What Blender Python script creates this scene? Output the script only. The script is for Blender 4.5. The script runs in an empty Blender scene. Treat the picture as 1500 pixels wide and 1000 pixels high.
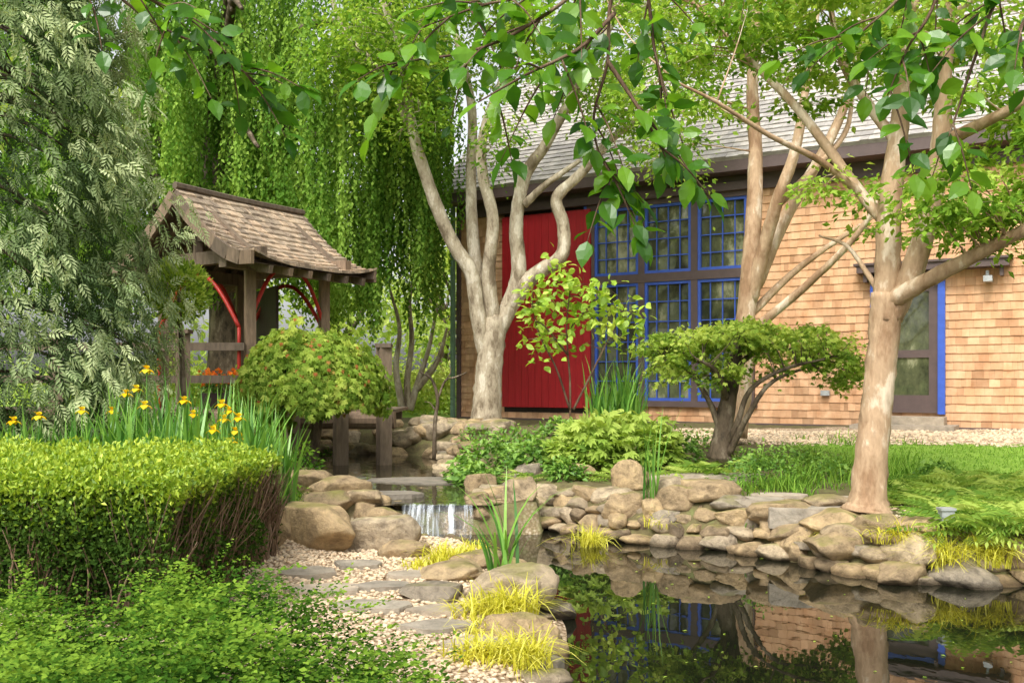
import bpy, math
import numpy as np
rng=np.random.default_rng(11)
F=1400.; H=1.55
def W(px,py,d): return np.array([(px-750)/F*d, d, H-(py-560)/F*d])
def U(a,b,n=None): return rng.uniform(a,b,n)
def sm(t): 
    t=np.clip(t,0,1); return t*t*(3-2*t)
def norm(v): return v/np.maximum(np.linalg.norm(v,axis=-1,keepdims=True),1e-9)
scene=bpy.context.scene
# ------------------------------------------------------------- mesh batches
class B:
    def __init__(s): s.V=[];s.L=[];s.T=[];s.M=[];s.R=[];s.n=0
    def add(s,V,flat,tot,mat=0,rnd=None):
        V=np.asarray(V,float).reshape(-1,3); flat=np.asarray(flat,int); tot=np.asarray(tot,int)
        s.V.append(V); s.L.append(flat+s.n); s.T.append(tot); s.n+=len(V)
        s.M.append(np.full(len(tot),mat) if np.isscalar(mat) else np.asarray(mat))
        if rnd is None: rnd=rng.random()
        s.R.append(np.full(len(tot),float(rnd)) if np.isscalar(rnd) else np.asarray(rnd,float))
    def build(s,name,mats,smooth=False,parent=None):
        V=np.concatenate(s.V);L=np.concatenate(s.L);T=np.concatenate(s.T)
        me=bpy.data.meshes.new(name)
        me.vertices.add(len(V)); me.vertices.foreach_set('co',V.astype(np.float32).ravel())
        me.loops.add(len(L)); me.loops.foreach_set('vertex_index',L.astype(np.int32))
        me.polygons.add(len(T)); st=np.concatenate([[0],np.cumsum(T)[:-1]])
        me.polygons.foreach_set('loop_start',st.astype(np.int32))
        me.polygons.foreach_set('material_index',np.concatenate(s.M).astype(np.int32))
        me.polygons.foreach_set('use_smooth',np.full(len(T),smooth))
        for m in mats: me.materials.append(m)
        me.update(calc_edges=True)
        a=me.attributes.new('rnd','FLOAT','FACE'); a.data.foreach_set('value',np.concatenate(s.R).astype(np.float32))
        o=bpy.data.objects.new(name,me); scene.collection.objects.link(o)
        if parent: o.parent=parent
        return o
def empty(name):
    e=bpy.data.objects.new(name,None); scene.collection.objects.link(e); return e

BOXF=[0,1,3,2, 4,6,7,5, 0,4,5,1, 2,3,7,6, 0,2,6,4, 1,5,7,3]
def boxo(b,O,a,c,e,mat=0,rnd=None):
    O=np.asarray(O,float)
    V=[O+i*np.asarray(a)+j*np.asarray(c)+k*np.asarray(e) for i in (0,1) for j in (0,1) for k in (0,1)]
    b.add(V,BOXF,[4]*6,mat,rnd)
def beam(b,p0,p1,w,h,mat=0,up=(0,0,1),rnd=None):
    p0=np.asarray(p0,float);p1=np.asarray(p1,float);d=p1-p0;dn=d/np.linalg.norm(d)
    up=np.asarray(up,float)
    if abs(dn@up)>.98: up=np.array([0.5,-.86,0])
    s=np.cross(dn,up); s/=np.linalg.norm(s); u=np.cross(s,dn)
    boxo(b,p0-s*w/2-u*h/2,d,s*w,u*h,mat,rnd)
def cat(P,R,k=6):
    P=np.asarray(P,float);R=np.asarray(R,float)
    if len(P)<3: 
        t=np.linspace(0,1,k)[:,None]; return P[0]*(1-t)+P[-1]*t, R[0]*(1-t[:,0])+R[-1]*t[:,0]
    Q=np.vstack([2*P[0]-P[1],P,2*P[-1]-P[-2]]); out=[];rr=[]
    for i in range(len(P)-1):
        a,b_,c,d=Q[i:i+4]
        for t in np.linspace(0,1,k,endpoint=False):
            out.append(.5*((2*b_)+(c-a)*t+(2*a-5*b_+4*c-d)*t*t+(3*b_-a-3*c+d)*t**3)); rr.append(R[i]*(1-t)+R[i+1]*t)
    out.append(P[-1]);rr.append(R[-1]); return np.array(out),np.array(rr)
def tube(b,P,R,n=8,k=6,mat=0,rnd=None,wob=.0):
    P,R=cat(P,R,k); m=len(P)
    T=norm(np.gradient(P,axis=0)); ref=np.array([.31,.9,.28]); 
    S=norm(np.cross(T,ref)); Q=np.cross(S,T)
    a=np.arange(n)/n*2*math.pi
    rr=R[:,None]*(1+wob*rng.normal(size=(m,n)))
    V=P[:,None]+rr[...,None]*(np.cos(a)[None,:,None]*S[:,None]+np.sin(a)[None,:,None]*Q[:,None])
    i=np.arange(m-1)[:,None]*n; j=np.arange(n)[None]; j2=(j+1)%n
    f=np.stack([i+j,i+j2,i+n+j2,i+n+j],-1).reshape(-1)
    tot=[4]*((m-1)*n)
    f=np.concatenate([f,np.arange(n)[::-1],(m-1)*n+np.arange(n)]); tot+= [n,n]
    b.add(V.reshape(-1,3),f,tot,mat,rnd); return P
# leaf templates (along, side, normal)
TD=(np.array([(0,0,0),(.45,.3,.07),(1,0,-.08),(.45,-.3,.07)]),[0,1,2,3],[4])
_v=[(0,0,0),(.2,.24,.03),(.48,.33,.05),(.78,.2,.01),(1.04,0,-.13),(.78,-.2,.01),(.48,-.33,.05),(.2,-.24,.03),(.35,0,0),(.7,0,-.03)]
TL=(np.array(_v),[0,1,8, 1,2,9,8, 2,3,9, 3,4,9, 0,8,7, 8,9,6,7, 9,5,6, 9,4,5],[3,4,3,3,3,4,3,3])
def comp(angs,lens,wid,offs,droop=.15):
    V=[];L=[];T=[]
    for a,l,o in zip(angs,lens,offs):
        ca,sa=math.cos(a),math.sin(a)
        for (x,y) in [(0,0),(.5,wid),(1,0),(.5,-wid)]:
            X=x*l;Y=y*l; V.append((o+X*ca-Y*sa, X*sa+Y*ca, -droop*(o+x*l)**2+ (0.02 if y else 0)))
        n=len(T)*4; L+=[n,n+1,n+2,n+3]; T.append(4)
    return (np.array(V),L,T)
TPALM=comp([0,.6,-.6,1.25,-1.25],[1,.9,.9,.6,.6],.2,[0]*5,.25)
TSPRAY=comp([0,.75,-.75,.85,-.85,.9,-.9,.8,-.8],[.32,.26,.26,.34,.34,.4,.4,.34,.34],.17,[.7,.62,.55,.44,.38,.24,.2,.04,.02],.4)
TFERN=comp([0]+[1.1,-1.1]*8,[.2]+[.1,.1,.2,.2,.26,.26,.28,.28,.27,.27,.24,.24,.19,.19,.13,.13],.16,[.82]+[.05,.05,.16,.16,.27,.27,.38,.38,.49,.49,.6,.6,.7,.7,.79,.79],.55)
def leaves(b,P,D,N,L,T=TD,mat=0,rnd=None,ws=1.):
    P=np.asarray(P,float).reshape(-1,3); n=len(P)
    if n==0: return
    D=norm(np.broadcast_to(D,(n,3)));N=np.broadcast_to(N,(n,3))
    S=norm(np.cross(N,D)); N=np.cross(D,S); L=np.broadcast_to(L,(n,))
    t,fl,tt=T; k=len(t)
    V=P[:,None]+L[:,None,None]*(t[None,:,0,None]*D[:,None]+ws*t[None,:,1,None]*S[:,None]+t[None,:,2,None]*N[:,None])
    f=(np.arange(n)[:,None]*k+np.array(fl)[None]).reshape(-1)
    if rnd is None: rnd=rng.random(n)
    b.add(V.reshape(-1,3),f,np.tile(tt,n),mat,np.repeat(np.broadcast_to(rnd,(n,)),len(tt)))
def rv(n): return norm(rng.normal(size=(n,3)))
def blades(b,P,Ln,wid,lean,mat=0,rnd=None,seg=5,droop=1.0,az=None):
    P=np.asarray(P,float);n=len(P);Ln=np.broadcast_to(Ln,(n,))
    if az is None: az=U(0,6.283,n)
    A=np.stack([np.cos(az),np.sin(az),0*az],-1); S=np.stack([-np.sin(az),np.cos(az),0*az],-1)
    ln=np.abs(lean*(0.3+U(0,1,n)))
    V=[]
    for i in range(seg+1):
        t=i/seg
        c=P+A*(Ln*ln*(t**1.8))[:,None]; c[:,2]+=Ln*(t-droop*ln*.55*t**2.6)
        w=wid*(1-t**2.2)*(.6+.4*min(1,t*4))/2+.0006
        V.append(c+S*w); V.append(c-S*w)
    V=np.stack(V,1); k=2*(seg+1)
    fl=[]
    for i in range(seg): fl+= [2*i,2*i+1,2*i+3,2*i+2]
    f=(np.arange(n)[:,None]*k+np.array(fl)[None]).reshape(-1)
    if rnd is None: rnd=rng.random(n)
    b.add(V.reshape(-1,3),f,[4]*(seg*n),mat,np.repeat(rnd,seg))
# ------------------------------------------------------------- materials
def newmat(name):
    m=bpy.data.materials.new(name); m.use_nodes=True; nt=m.node_tree; nt.nodes.clear()
    o=nt.nodes.new('ShaderNodeOutputMaterial'); return m,nt,o
def nd(nt,t,**k):
    n=nt.nodes.new('ShaderNode'+t)
    for a,v in k.items(): setattr(n,a,v)
    return n
def ramp(nt,fac,stops,interp='LINEAR'):
    r=nd(nt,'ValToRGB'); r.color_ramp.interpolation=interp; e=r.color_ramp.elements
    while len(e)<len(stops): e.new(.5)
    for el,(p,c) in zip(e,stops): el.position=p; el.color=(*c,1)
    nt.links.new(fac,r.inputs[0]); return r.outputs[0]
def mix(nt,f,a,b_,mode='MIX'):
    m=nd(nt,'MixRGB',blend_type=mode)
    for s,v in ((0,f),(1,a),(2,b_)):
        if isinstance(v,(int,float)): m.inputs[s].default_value=v
        elif isinstance(v,tuple): m.inputs[s].default_value=(*v,1)
        else: nt.links.new(v,m.inputs[s])
    return m.outputs[0]
def noise(nt,scale,detail=4,vec=None,rough=.55):
    n=nd(nt,'TexNoise'); n.inputs['Scale'].default_value=scale; n.inputs['Detail'].default_value=detail; n.inputs['Roughness'].default_value=rough
    if vec is not None: nt.links.new(vec,n.inputs['Vector'])
    return n.outputs['Fac']
def objvec(nt,scale=(1,1,1)):
    g=nd(nt,'NewGeometry'); m=nd(nt,'Mapping'); m.inputs['Scale'].default_value=scale
    nt.links.new(g.outputs['Position'],m.inputs[0]); return m.outputs[0]
def attr(nt):
    a=nd(nt,'Attribute'); a.attribute_name='rnd'; return a.outputs['Fac']
def bump(nt,h,st,dist=.02):
    b_=nd(nt,'Bump'); b_.inputs['Strength'].default_value=st; b_.inputs['Distance'].default_value=dist; nt.links.new(h,b_.inputs['Height']); return b_.outputs[0]
def leafmat(name,cd,cm,cl,trans=.35,rough=.5,gloss=True,g=1.2):
    m,nt,o=newmat(name); cd,cm,cl=[tuple(min(.85,x*g*k) for x,k in zip(c,(1.06,1,1.0))) for c in (cd,cm,cl)]
    at=attr(nt)
    c=ramp(nt,at,[(0,cd),(.5,cm),(1,cl)])
    d=nd(nt,'BsdfDiffuse'); nt.links.new(c,d.inputs[0])
    tc=ramp(nt,at,[(0,tuple(min(.9,x*k) for x,k in zip(cd,(1.5,1.4,.7)))),(.5,tuple(min(.9,x*k) for x,k in zip(cm,(1.4,1.3,.65)))),(1,tuple(min(.9,x*k) for x,k in zip(cl,(1.25,1.2,.65))))])
    t=nd(nt,'BsdfTranslucent'); nt.links.new(tc,t.inputs[0])
    x=nd(nt,'MixShader'); x.inputs[0].default_value=trans; nt.links.new(d.outputs[0],x.inputs[1]);nt.links.new(t.outputs[0],x.inputs[2])
    if gloss:
        gl=nd(nt,'BsdfGlossy'); gl.inputs['Roughness'].default_value=rough; gl.inputs[0].default_value=(.9,.95,.9,1); x2=nd(nt,'MixShader'); x2.inputs[0].default_value=.03
        nt.links.new(x.outputs[0],x2.inputs[1]);nt.links.new(gl.outputs[0],x2.inputs[2]); x=x2
    nt.links.new(x.outputs[0],o.inputs[0]); return m
def solid(name,c,rough=.6,nscale=8,var=.35,bst=.3,stretch=(1,1,1),c2=None,useattr=False,spec=.4,bd=.01,av=((.6,.6,.62),(1.3,1.22,1.15))):
    m,nt,o=newmat(name); vec=objvec(nt,stretch)
    n=noise(nt,nscale,5,vec,.65)
    c2=c2 or tuple(x*(1-var) for x in c)
    col=ramp(nt,n,[(.3,c2),(.68,c)])
    if useattr: 
        v=ramp(nt,attr(nt),[(0,av[0]),(.5,(1,1,1)),(1,av[1])]); col=mix(nt,1.,col,v,'MULTIPLY')
    p=nd(nt,'BsdfPrincipled'); nt.links.new(col,p.inputs['Base Color']); p.inputs['Roughness'].default_value=rough; p.inputs['Specular IOR Level'].default_value=spec
    n2=noise(nt,nscale*3,4,vec,.7); nt.links.new(bump(nt,n2,bst,bd),p.inputs['Normal'])
    nt.links.new(p.outputs[0],o.inputs[0]); return m
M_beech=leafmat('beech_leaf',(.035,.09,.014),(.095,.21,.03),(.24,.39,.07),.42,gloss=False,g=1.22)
M_bg=leafmat('distant_leaf',(.15,.25,.05),(.31,.42,.10),(.50,.59,.2),.45,gloss=False)
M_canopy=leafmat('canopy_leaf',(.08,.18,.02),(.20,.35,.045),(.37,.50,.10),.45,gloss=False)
M_over=leafmat('overhang_leaf',(.02,.08,.006),(.06,.18,.012),(.16,.34,.02),.5,.3)
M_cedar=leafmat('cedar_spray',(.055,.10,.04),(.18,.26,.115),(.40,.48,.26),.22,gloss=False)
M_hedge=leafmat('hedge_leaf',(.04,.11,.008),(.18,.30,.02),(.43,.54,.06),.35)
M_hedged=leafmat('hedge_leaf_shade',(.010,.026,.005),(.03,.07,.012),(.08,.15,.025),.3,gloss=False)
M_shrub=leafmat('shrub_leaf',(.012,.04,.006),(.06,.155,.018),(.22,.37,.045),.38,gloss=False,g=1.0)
M_maple=leafmat('maple_leaf',(.08,.16,.022),(.24,.37,.06),(.44,.54,.12),.42,gloss=False)
M_lime=leafmat('lime_leaf',(.18,.32,.03),(.31,.48,.06),(.47,.6,.12),.45)
M_ground=leafmat('groundcover_leaf',(.035,.11,.015),(.11,.24,.035),(.24,.40,.07),.35)
M_iris=leafmat('iris_blade',(.04,.14,.02),(.11,.27,.04),(.22,.42,.07),.35,.4)
M_sedge=leafmat('golden_sedge_blade',(.34,.37,.03),(.56,.56,.07),(.75,.73,.18),.35,gloss=False,g=1.12)
M_fern=leafmat('fern_frond',(.10,.21,.035),(.23,.35,.06),(.38,.49,.12),.4,gloss=False)
M_grass=leafmat('grass_blade',(.07,.17,.025),(.14,.28,.04),(.25,.41,.07),.35,gloss=False)
M_yel=leafmat('yellow_petal',(.75,.42,.01),(.85,.55,.02),(.9,.68,.05),.3,gloss=False,g=1)
M_ora=leafmat('orange_petal',(.65,.12,.02),(.8,.2,.03),(.85,.35,.05),.3,gloss=False,g=1)
M_rust=leafmat('rust_leaf_tip',(.35,.13,.05),(.5,.22,.08),(.45,.35,.1),.35,gloss=False,g=1)
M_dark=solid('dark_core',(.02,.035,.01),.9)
def barkmat(name,a,b_,c,sc=5):
    m,nt,o=newmat(name); vec=objvec(nt,(1,1,.45))
    n=noise(nt,sc,6,vec,.62); col=ramp(nt,n,[(.38,a),(.49,b_),(.54,b_),(.6,c)])
    n3=noise(nt,sc*9,4,objvec(nt,(1,1,.3))); col=mix(nt,.45,col,ramp(nt,n3,[(.3,(.5,.45,.4)),(.7,(1.1,1.1,1.1))]),'MULTIPLY')
    p=nd(nt,'BsdfPrincipled',); p.inputs['Roughness'].default_value=.75; p.inputs['Specular IOR Level'].default_value=.2
    nt.links.new(col,p.inputs['Base Color']); nt.links.new(bump(nt,mix(nt,.5,n,n3),.7,.03),p.inputs['Normal']); nt.links.new(p.outputs[0],o.inputs[0]); return m
M_barkgrey=barkmat('pale_grey_bark',(.21,.165,.11),(.45,.385,.28),(.64,.58,.46),5)
M_barktan=barkmat('smooth_tan_bark',(.30,.185,.105),(.46,.32,.20),(.66,.54,.40),3.6)
M_barkdark=barkmat('dark_bark',(.05,.038,.025),(.12,.09,.06),(.21,.17,.12),7)
M_barkbr=barkmat('hedge_stem',(.10,.06,.035),(.2,.13,.08),(.3,.21,.14),9)
M_twig=barkmat('twig_bark',(.07,.04,.025),(.13,.08,.05),(.2,.14,.09),9)
M_timber=solid('weathered_timber',(.25,.185,.13),.8,6,.5,.5,(3,3,.6),useattr=True)
M_darkwood=solid('dark_stained_wood',(.055,.035,.03),.6,7,.4,.3,(2,2,.6),useattr=True)
M_shingle=solid('cedar_shingle',(.66,.42,.25),.85,4,.35,.5,(1,1,.5),c2=(.50,.265,.135),useattr=True,spec=.15,av=((.68,.66,.64),(1.16,1.15,1.16)))
M_roof=solid('weathered_roof_shingle',(.46,.43,.395),.85,6,.4,.5,(1,1,1),c2=(.30,.275,.25),useattr=True,spec=.2,av=((.72,.72,.74),(1.2,1.18,1.15)))
M_proof=solid('gate_roof_shake',(.48,.385,.28),.85,8,.4,.6,(1,1,1),c2=(.25,.185,.135),useattr=True,spec=.2)
M_red=solid('red_paint',(.40,.012,.018),.5,5,.3,.2,(6,6,.4))
M_redd=solid('red_trim_paint',(.5,.03,.02),.5)
M_blue=solid('blue_paint',(.045,.11,.50),.45,6,.25,.15)
M_brown=solid('brown_trim_paint',(.105,.072,.066),.55,5,.25,.2)
M_metal=solid('grey_metal',(.4,.42,.42),.4)
M_green=solid('green_post_paint',(.18,.3,.2),.6)
M_slab=solid('flagstone',(.42,.36,.28),.8,5,.5,.7,(1,1,1),c2=(.21,.185,.145),useattr=True,bd=.03)
def rockmat():
    m,nt,o=newmat('fieldstone'); vec=objvec(nt)
    base=ramp(nt,attr(nt),[(0,(.24,.19,.135)),(.25,(.41,.315,.20)),(.5,(.55,.42,.255)),(.75,(.34,.30,.245)),(1,(.62,.51,.36))])
    n=noise(nt,8,8,vec,.72); col=mix(nt,1.,base,ramp(nt,n,[(.3,(.30,.28,.26)),(.48,(.80,.76,.70)),(.7,(1.28,1.22,1.1))]),'MULTIPLY')
    n2=noise(nt,2.6,4,vec); g=nd(nt,'NewGeometry'); s=nd(nt,'SeparateXYZ'); nt.links.new(g.outputs['Normal'],s.inputs[0])
    mu=nd(nt,'Math',operation='MULTIPLY'); nt.links.new(s.outputs['Z'],mu.inputs[0]); nt.links.new(n2,mu.inputs[1])
    mf=ramp(nt,mu.outputs[0],[(.42,(0,0,0)),(.6,(.7,.7,.7))]); col=mix(nt,mf,col,(.25,.24,.06))
    sp=nd(nt,'SeparateXYZ'); nt.links.new(g.outputs['Position'],sp.inputs[0])
    wet=ramp(nt,sp.outputs['Z'],[(.015,(.3,.28,.25)),(.06,(1,1,1))]); col=mix(nt,1.,col,wet,'MULTIPLY')
    p=nd(nt,'BsdfPrincipled'); nt.links.new(col,p.inputs['Base Color']); p.inputs['Roughness'].default_value=.8; p.inputs['Specular IOR Level'].default_value=.25
    nt.links.new(bump(nt,n,1.,.07),p.inputs['Normal']); nt.links.new(p.outputs[0],o.inputs[0]); return m
M_rock=rockmat()
def watermat(name,ns,st,base=(.008,.009,.005)):
    m,nt,o=newmat(name); p=nd(nt,'BsdfPrincipled'); p.inputs['Base Color'].default_value=(*base,1); p.inputs['Roughness'].default_value=.01; p.inputs['IOR'].default_value=1.6
    n=noise(nt,ns,3,objvec(nt,(1,.6,1))); nt.links.new(bump(nt,n,st,.02),p.inputs['Normal']); nt.links.new(p.outputs[0],o.inputs[0]); return m
M_water=watermat('pond_water',3.5,.04); M_stream=watermat('stream_water',6,.25,(.04,.034,.018))
def fallmat():
    m,nt,o=newmat('falling_water'); n=noise(nt,20,5,objvec(nt,(1.6,.05,.12)),.75)
    f=ramp(nt,n,[(.47,(.04,.04,.04)),(.66,(.65,.65,.65))])
    d=nd(nt,'BsdfPrincipled'); d.inputs['Base Color'].default_value=(.7,.75,.8,1); d.inputs['Roughness'].default_value=.2
    t=nd(nt,'BsdfTransparent'); x=nd(nt,'MixShader'); nt.links.new(f,x.inputs[0]); nt.links.new(t.outputs[0],x.inputs[1]); nt.links.new(d.outputs[0],x.inputs[2]); nt.links.new(x.outputs[0],o.inputs[0]); return m
M_fall=fallmat()
def glassmat():
    m,nt,o=newmat('window_glass'); p=nd(nt,'BsdfPrincipled'); p.inputs['Roughness'].default_value=.05; p.inputs['IOR'].default_value=1.6
    n=noise(nt,1.5,5,objvec(nt,(1,1,.6)),.7); c=ramp(nt,n,[(.38,(.025,.03,.018)),(.55,(.10,.11,.055)),(.68,(.36,.36,.22))]); nt.links.new(c,p.inputs['Base Color'])  # mottled olive colour painted in place of tree reflections and interior detail
    nt.links.new(bump(nt,noise(nt,2.2,2,objvec(nt)),.15,.03),p.inputs['Normal']); nt.links.new(p.outputs[0],o.inputs[0]); return m
M_glass=glassmat()
# ------------------------------------------------------------- terrain
POND=np.array([(.3,-3),(.28,4),(.25,4.93),(.34,6),(.25,7),(.06,8),(-.32,8.9),(-.95,9.2),(-1.3,9.6),(-1.1,9.95),(-.37,10.3),(.22,10.3),(1.0,9.4),(1.6,9.0),(2.17,8.7),(2.6,8.0),(2.95,7.5),(3.4,7.36),(3.9,7.3),(6,6.9),(9,6),(9.5,-3)])
STR=np.array([(-1.25,9.7),(-.42,9.8),(-.38,10.6),(-.65,12.5),(-.95,14.3),(-1.3,16.0),(-2.6,16.9),(-6,17.4),(-6,14.6),(-3.6,14.3),(-3.0,13.4),(-2.35,12.3),(-1.8,11),(-1.3,10.2)])
def sdf(x,y,P):
    x=np.asarray(x,float);y=np.asarray(y,float); d=np.full(x.shape,1e9); ins=np.zeros(x.shape,bool)
    for i in range(len(P)):
        a=P[i];b_=P[(i+1)%len(P)];e=b_-a
        wx=x-a[0];wy=y-a[1];t=np.clip((wx*e[0]+wy*e[1])/(e@e),0,1)
        d=np.minimum(d,np.hypot(wx-t*e[0],wy-t*e[1]))
        c=((a[1]>y)!=(b_[1]>y))&(x<(b_[0]-a[0])*(y-a[1])/(b_[1]-a[1]+1e-12)+a[0]); ins^=c
    return np.where(ins,-d,d)
def hgt(x,y):
    x=np.asarray(x,float);y=np.asarray(y,float)
    right=.40+.32*sm((y-9)/5)
    left=.13+.24*sm((-1.3-x)/1.5)+0*y; left=left+(.72-left)*sm((y-10.2)/5)
    w=sm((x+.5)/1.0)*sm((y-8)/1.5); w=np.where(x>1,1,w)
    base=left*(1-w)+right*w
    base=base+.025*np.sin(x*1.7+y*.9)*np.cos(y*1.3-x*.6)
    dp=sdf(x,y,POND); h=np.where(dp<0,-.6*sm(-dp/.5),base*sm(dp/.35)+.0)
    h=np.where(dp>=0,np.maximum(h,.02*sm(dp/.05)),h)
    ds=sdf(x,y,STR); hs=np.where(ds<0,.28-.25*sm(-ds/.3),.28+(np.maximum(h,.32)-.28)*sm(ds/.7))
    k=(y>9.75)
    return np.where(k&(ds<.7),hs,h)
_D=np.concatenate([np.arange(2.5,14,.02),np.arange(14,30,.1)])
def G(px,py,z0=0):
    X=(px-750)/F*_D; Zr=H-(py-560)/F*_D; hh=np.maximum(hgt(X,_D),0.); k=np.argmax(Zr<=hh)
    return np.array([X[k],_D[k],hh[k]])
def axis(a,b_,s,far):
    m=np.arange(a,b_,s); o=np.cumsum(np.geomspace(s,far/6,26)); return np.concatenate([(a-o)[::-1],m,b_+o])
xs=axis(-11,11,.09,700); ys=axis(-2,24,.09,700)
X,Y=np.meshgrid(xs,ys); Z=hgt(X,Y)
Z+=np.where(Z>.05,rng.normal(0,.006,Z.shape),0)
nx=len(xs);ny=len(ys)
i=(np.arange(ny-1)[:,None]*nx+np.arange(nx-1)[None]).ravel()
b=B(); b.add(np.stack([X,Y,Z],-1).reshape(-1,3),np.stack([i,i+1,i+nx+1,i+nx],-1).ravel(),np.full(len(i),4),0,0.)
def groundmat():
    m,nt,o=newmat('garden_soil_gravel_lawn'); vec=objvec(nt)
    def at(nm): a=nd(nt,'Attribute'); a.attribute_name=nm; return a.outputs['Fac']
    n=noise(nt,7,7,vec,.7); v=nd(nt,'TexVoronoi'); v.inputs['Scale'].default_value=38; nt.links.new(vec,v.inputs['Vector'])
    soil=ramp(nt,n,[(.3,(.07,.055,.03)),(.5,(.13,.11,.05)),(.7,(.15,.17,.06))])
    vc=nd(nt,'RGBToBW'); nt.links.new(v.outputs['Color'],vc.inputs[0])
    gr=ramp(nt,vc.outputs[0],[(.15,(.34,.245,.15)),(.5,(.58,.45,.31)),(.85,(.76,.64,.49))])
    gr=mix(nt,1.,gr,ramp(nt,v.outputs['Distance'],[(.3,(1,1,1)),(.75,(.4,.34,.28))]),'MULTIPLY')
    lw=ramp(nt,n,[(.3,(.14,.26,.03)),(.7,(.27,.42,.06))])
    c=mix(nt,at('gravel'),soil,gr); c=mix(nt,at('lawn'),c,lw)
    p=nd(nt,'BsdfPrincipled'); p.inputs['Roughness'].default_value=.9; p.inputs['Specular IOR Level'].default_value=.2; nt.links.new(c,p.inputs['Base Color'])
    nt.links.new(bump(nt,mix(nt,.5,n,v.outputs['Distance']),.6,.02),p.inputs['Normal']); nt.links.new(p.outputs[0],o.inputs[0]); return m
g=b.build('garden_ground',[groundmat()],True)
jit=.25*np.sin(X*5+Y*3)*np.cos(Y*4-X*2)+rng.normal(0,.06,X.shape)
def box01(a,l,h,s=.25): return sm((a-l)/s+.5)*sm((h-a)/s+.5)
grav=np.maximum(box01(X+jit,-2.6,.6)*box01(Y+jit,3.6,9.6), box01(X+jit,2.2,30)*box01(Y+jit,13.3-.0*X,17.5))
lawn=np.maximum(box01(X+jit,3.9,60)*box01(Y+jit,9.3,13.2), sm((Y-22.5)/1.))
lawn=np.maximum(lawn,sm((-X-11)/1.)); grav=grav*(1-lawn)
for nm,a in (('gravel',grav),('lawn',lawn)):
    at=g.data.attributes.new(nm,'FLOAT','POINT'); at.data.foreach_set('value',a.ravel().astype(np.float32))
b=B(); b.add([(-4,-3,0),(10,-3,0),(10,10.6,0),(-4,10.6,0)],[0,1,2,3],[4]); b.build('pond_water',[M_water])
sx=np.arange(-6.2,0,.1);sy=np.arange(9.72,20.2,.1);SX,SY=np.meshgrid(sx,sy);SD=sdf(SX,SY,STR)
i=(np.arange(len(sy)-1)[:,None]*len(sx)+np.arange(len(sx)-1)[None]); keep=(SD[:-1,:-1]<.22); i=i[keep]
b=B(); b.add(np.stack([SX,SY,0*SX+.3],-1).reshape(-1,3),np.stack([i,i+1,i+len(sx)+1,i+len(sx)],-1).ravel(),np.full(len(i),4)); b.build('stream_water',[M_stream])
b=B()
for k in range(2):
    n=40;u=np.linspace(-1.1,-.4,n)
    t=np.linspace(0,1,9); VV=[]
    lip=.04*np.sin(u*17+k)+.03*np.sin(u*41)
    for tt in t:
        yy=9.74-.08*k-.2*tt+lip; zz=.312-.32*tt**1.6*(1+0*u); VV.append(np.stack([u+.012*np.sin(tt*5+k+u*20),yy,zz],-1))
    VV=np.array(VV).reshape(-1,3); i=(np.arange(8)[:,None]*n+np.arange(n-1)[None]).ravel()
    b.add(VV,np.stack([i,i+1,i+n+1,i+n],-1).ravel(),np.full(len(i),4))
b.build('waterfall',[M_fall],True)
# ------------------------------------------------------------- rocks
def ico(sub):
    bpy.ops.mesh.primitive_ico_sphere_add(subdivisions=sub,radius=1); o=bpy.context.object; me=o.data
    V=np.array([v.co[:] for v in me.vertices]);Fc=np.array([p.vertices[:] for p in me.polygons]); bpy.data.objects.remove(o); return V,Fc
IC3=ico(4);IC0=ico(3);IC2=IC0;IC1=ico(1)
def rock(b,c,sx,sy,sz,ic=IC2,rnd=None,cuts=13):
    V,Fc=ic; V=V.copy()
    for k in range(cuts):
        n=norm(rng.normal(size=3)*np.array([1,1,.9])); cc=U(.52,.88); d=V@n-cc; V-=np.maximum(d,0)[:,None]*n*.92
    d=V[:,2]-U(.55,.8); V[:,2]-=np.maximum(d,0)*.8
    for k in range(5):
        n=rng.normal(size=3)*(2+k*2.4); V*= (1+.04/(1+k*.4)*np.sin(V@n+U(0,6)))[:,None]
    a=U(0,6.28);ca,sa=math.cos(a),math.sin(a)
    e=U(.8,1.2); V=V*np.array([e,1/e,1]); V=V@np.array([[ca,sa,0],[-sa,ca,0],[0,0,1]])
    tl=U(-.18,.18); V[:,2]+=V[:,0]*tl
    V=V*np.array([sx,sy,sz])*1.15+np.asarray(c)
    b.add(V,Fc.ravel(),np.full(len(Fc),3),0,rnd)
b=B()
path=np.array([(-.5,10.5),(.15,10.35),(1.0,9.5),(1.6,9.1),(2.17,8.8),(2.6,8.1),(2.95,7.6),(3.4,7.45),(3.9,7.4),(6,7.0)])
seg=np.linalg.norm(np.diff(path,axis=0),axis=1);cum=np.concatenate([[0],np.cumsum(seg)])
def along(s): 
    return np.array([np.interp(s,cum,path[:,0]),np.interp(s,cum,path[:,1])])
for tier,(off,z,s0,s1) in enumerate([(-.05,.04,.11,.22),(.07,.15,.09,.19),(.2,.26,.10,.22),(.36,.34,.11,.26)]):
    s=U(0,.2)
    while s<cum[-1]:
        w=U(s0,s1); p=along(s+w*.7); q=along(min(s+w*.7+.1,cum[-1])); t=q-p; t=t/(np.linalg.norm(t)+1e-9); nrm=np.array([-t[1],t[0]])
        if nrm[1]<0: nrm=-nrm
        c=p+nrm*(off+U(-.05,.06)); hz=U(.055,.11)
        if not(tier==3 and rng.random()<.3): rock(b,(c[0],c[1],z+U(-.03,.03)),w,w*U(.7,1.0),hz,IC2)
        s+=w*1.42
path2=np.array([(.2,3.5),(.12,4.93),(.2,6),(.1,7),(-.05,7.9),(-.4,8.7),(-1.05,9.0),(-1.35,9.5)])
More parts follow.
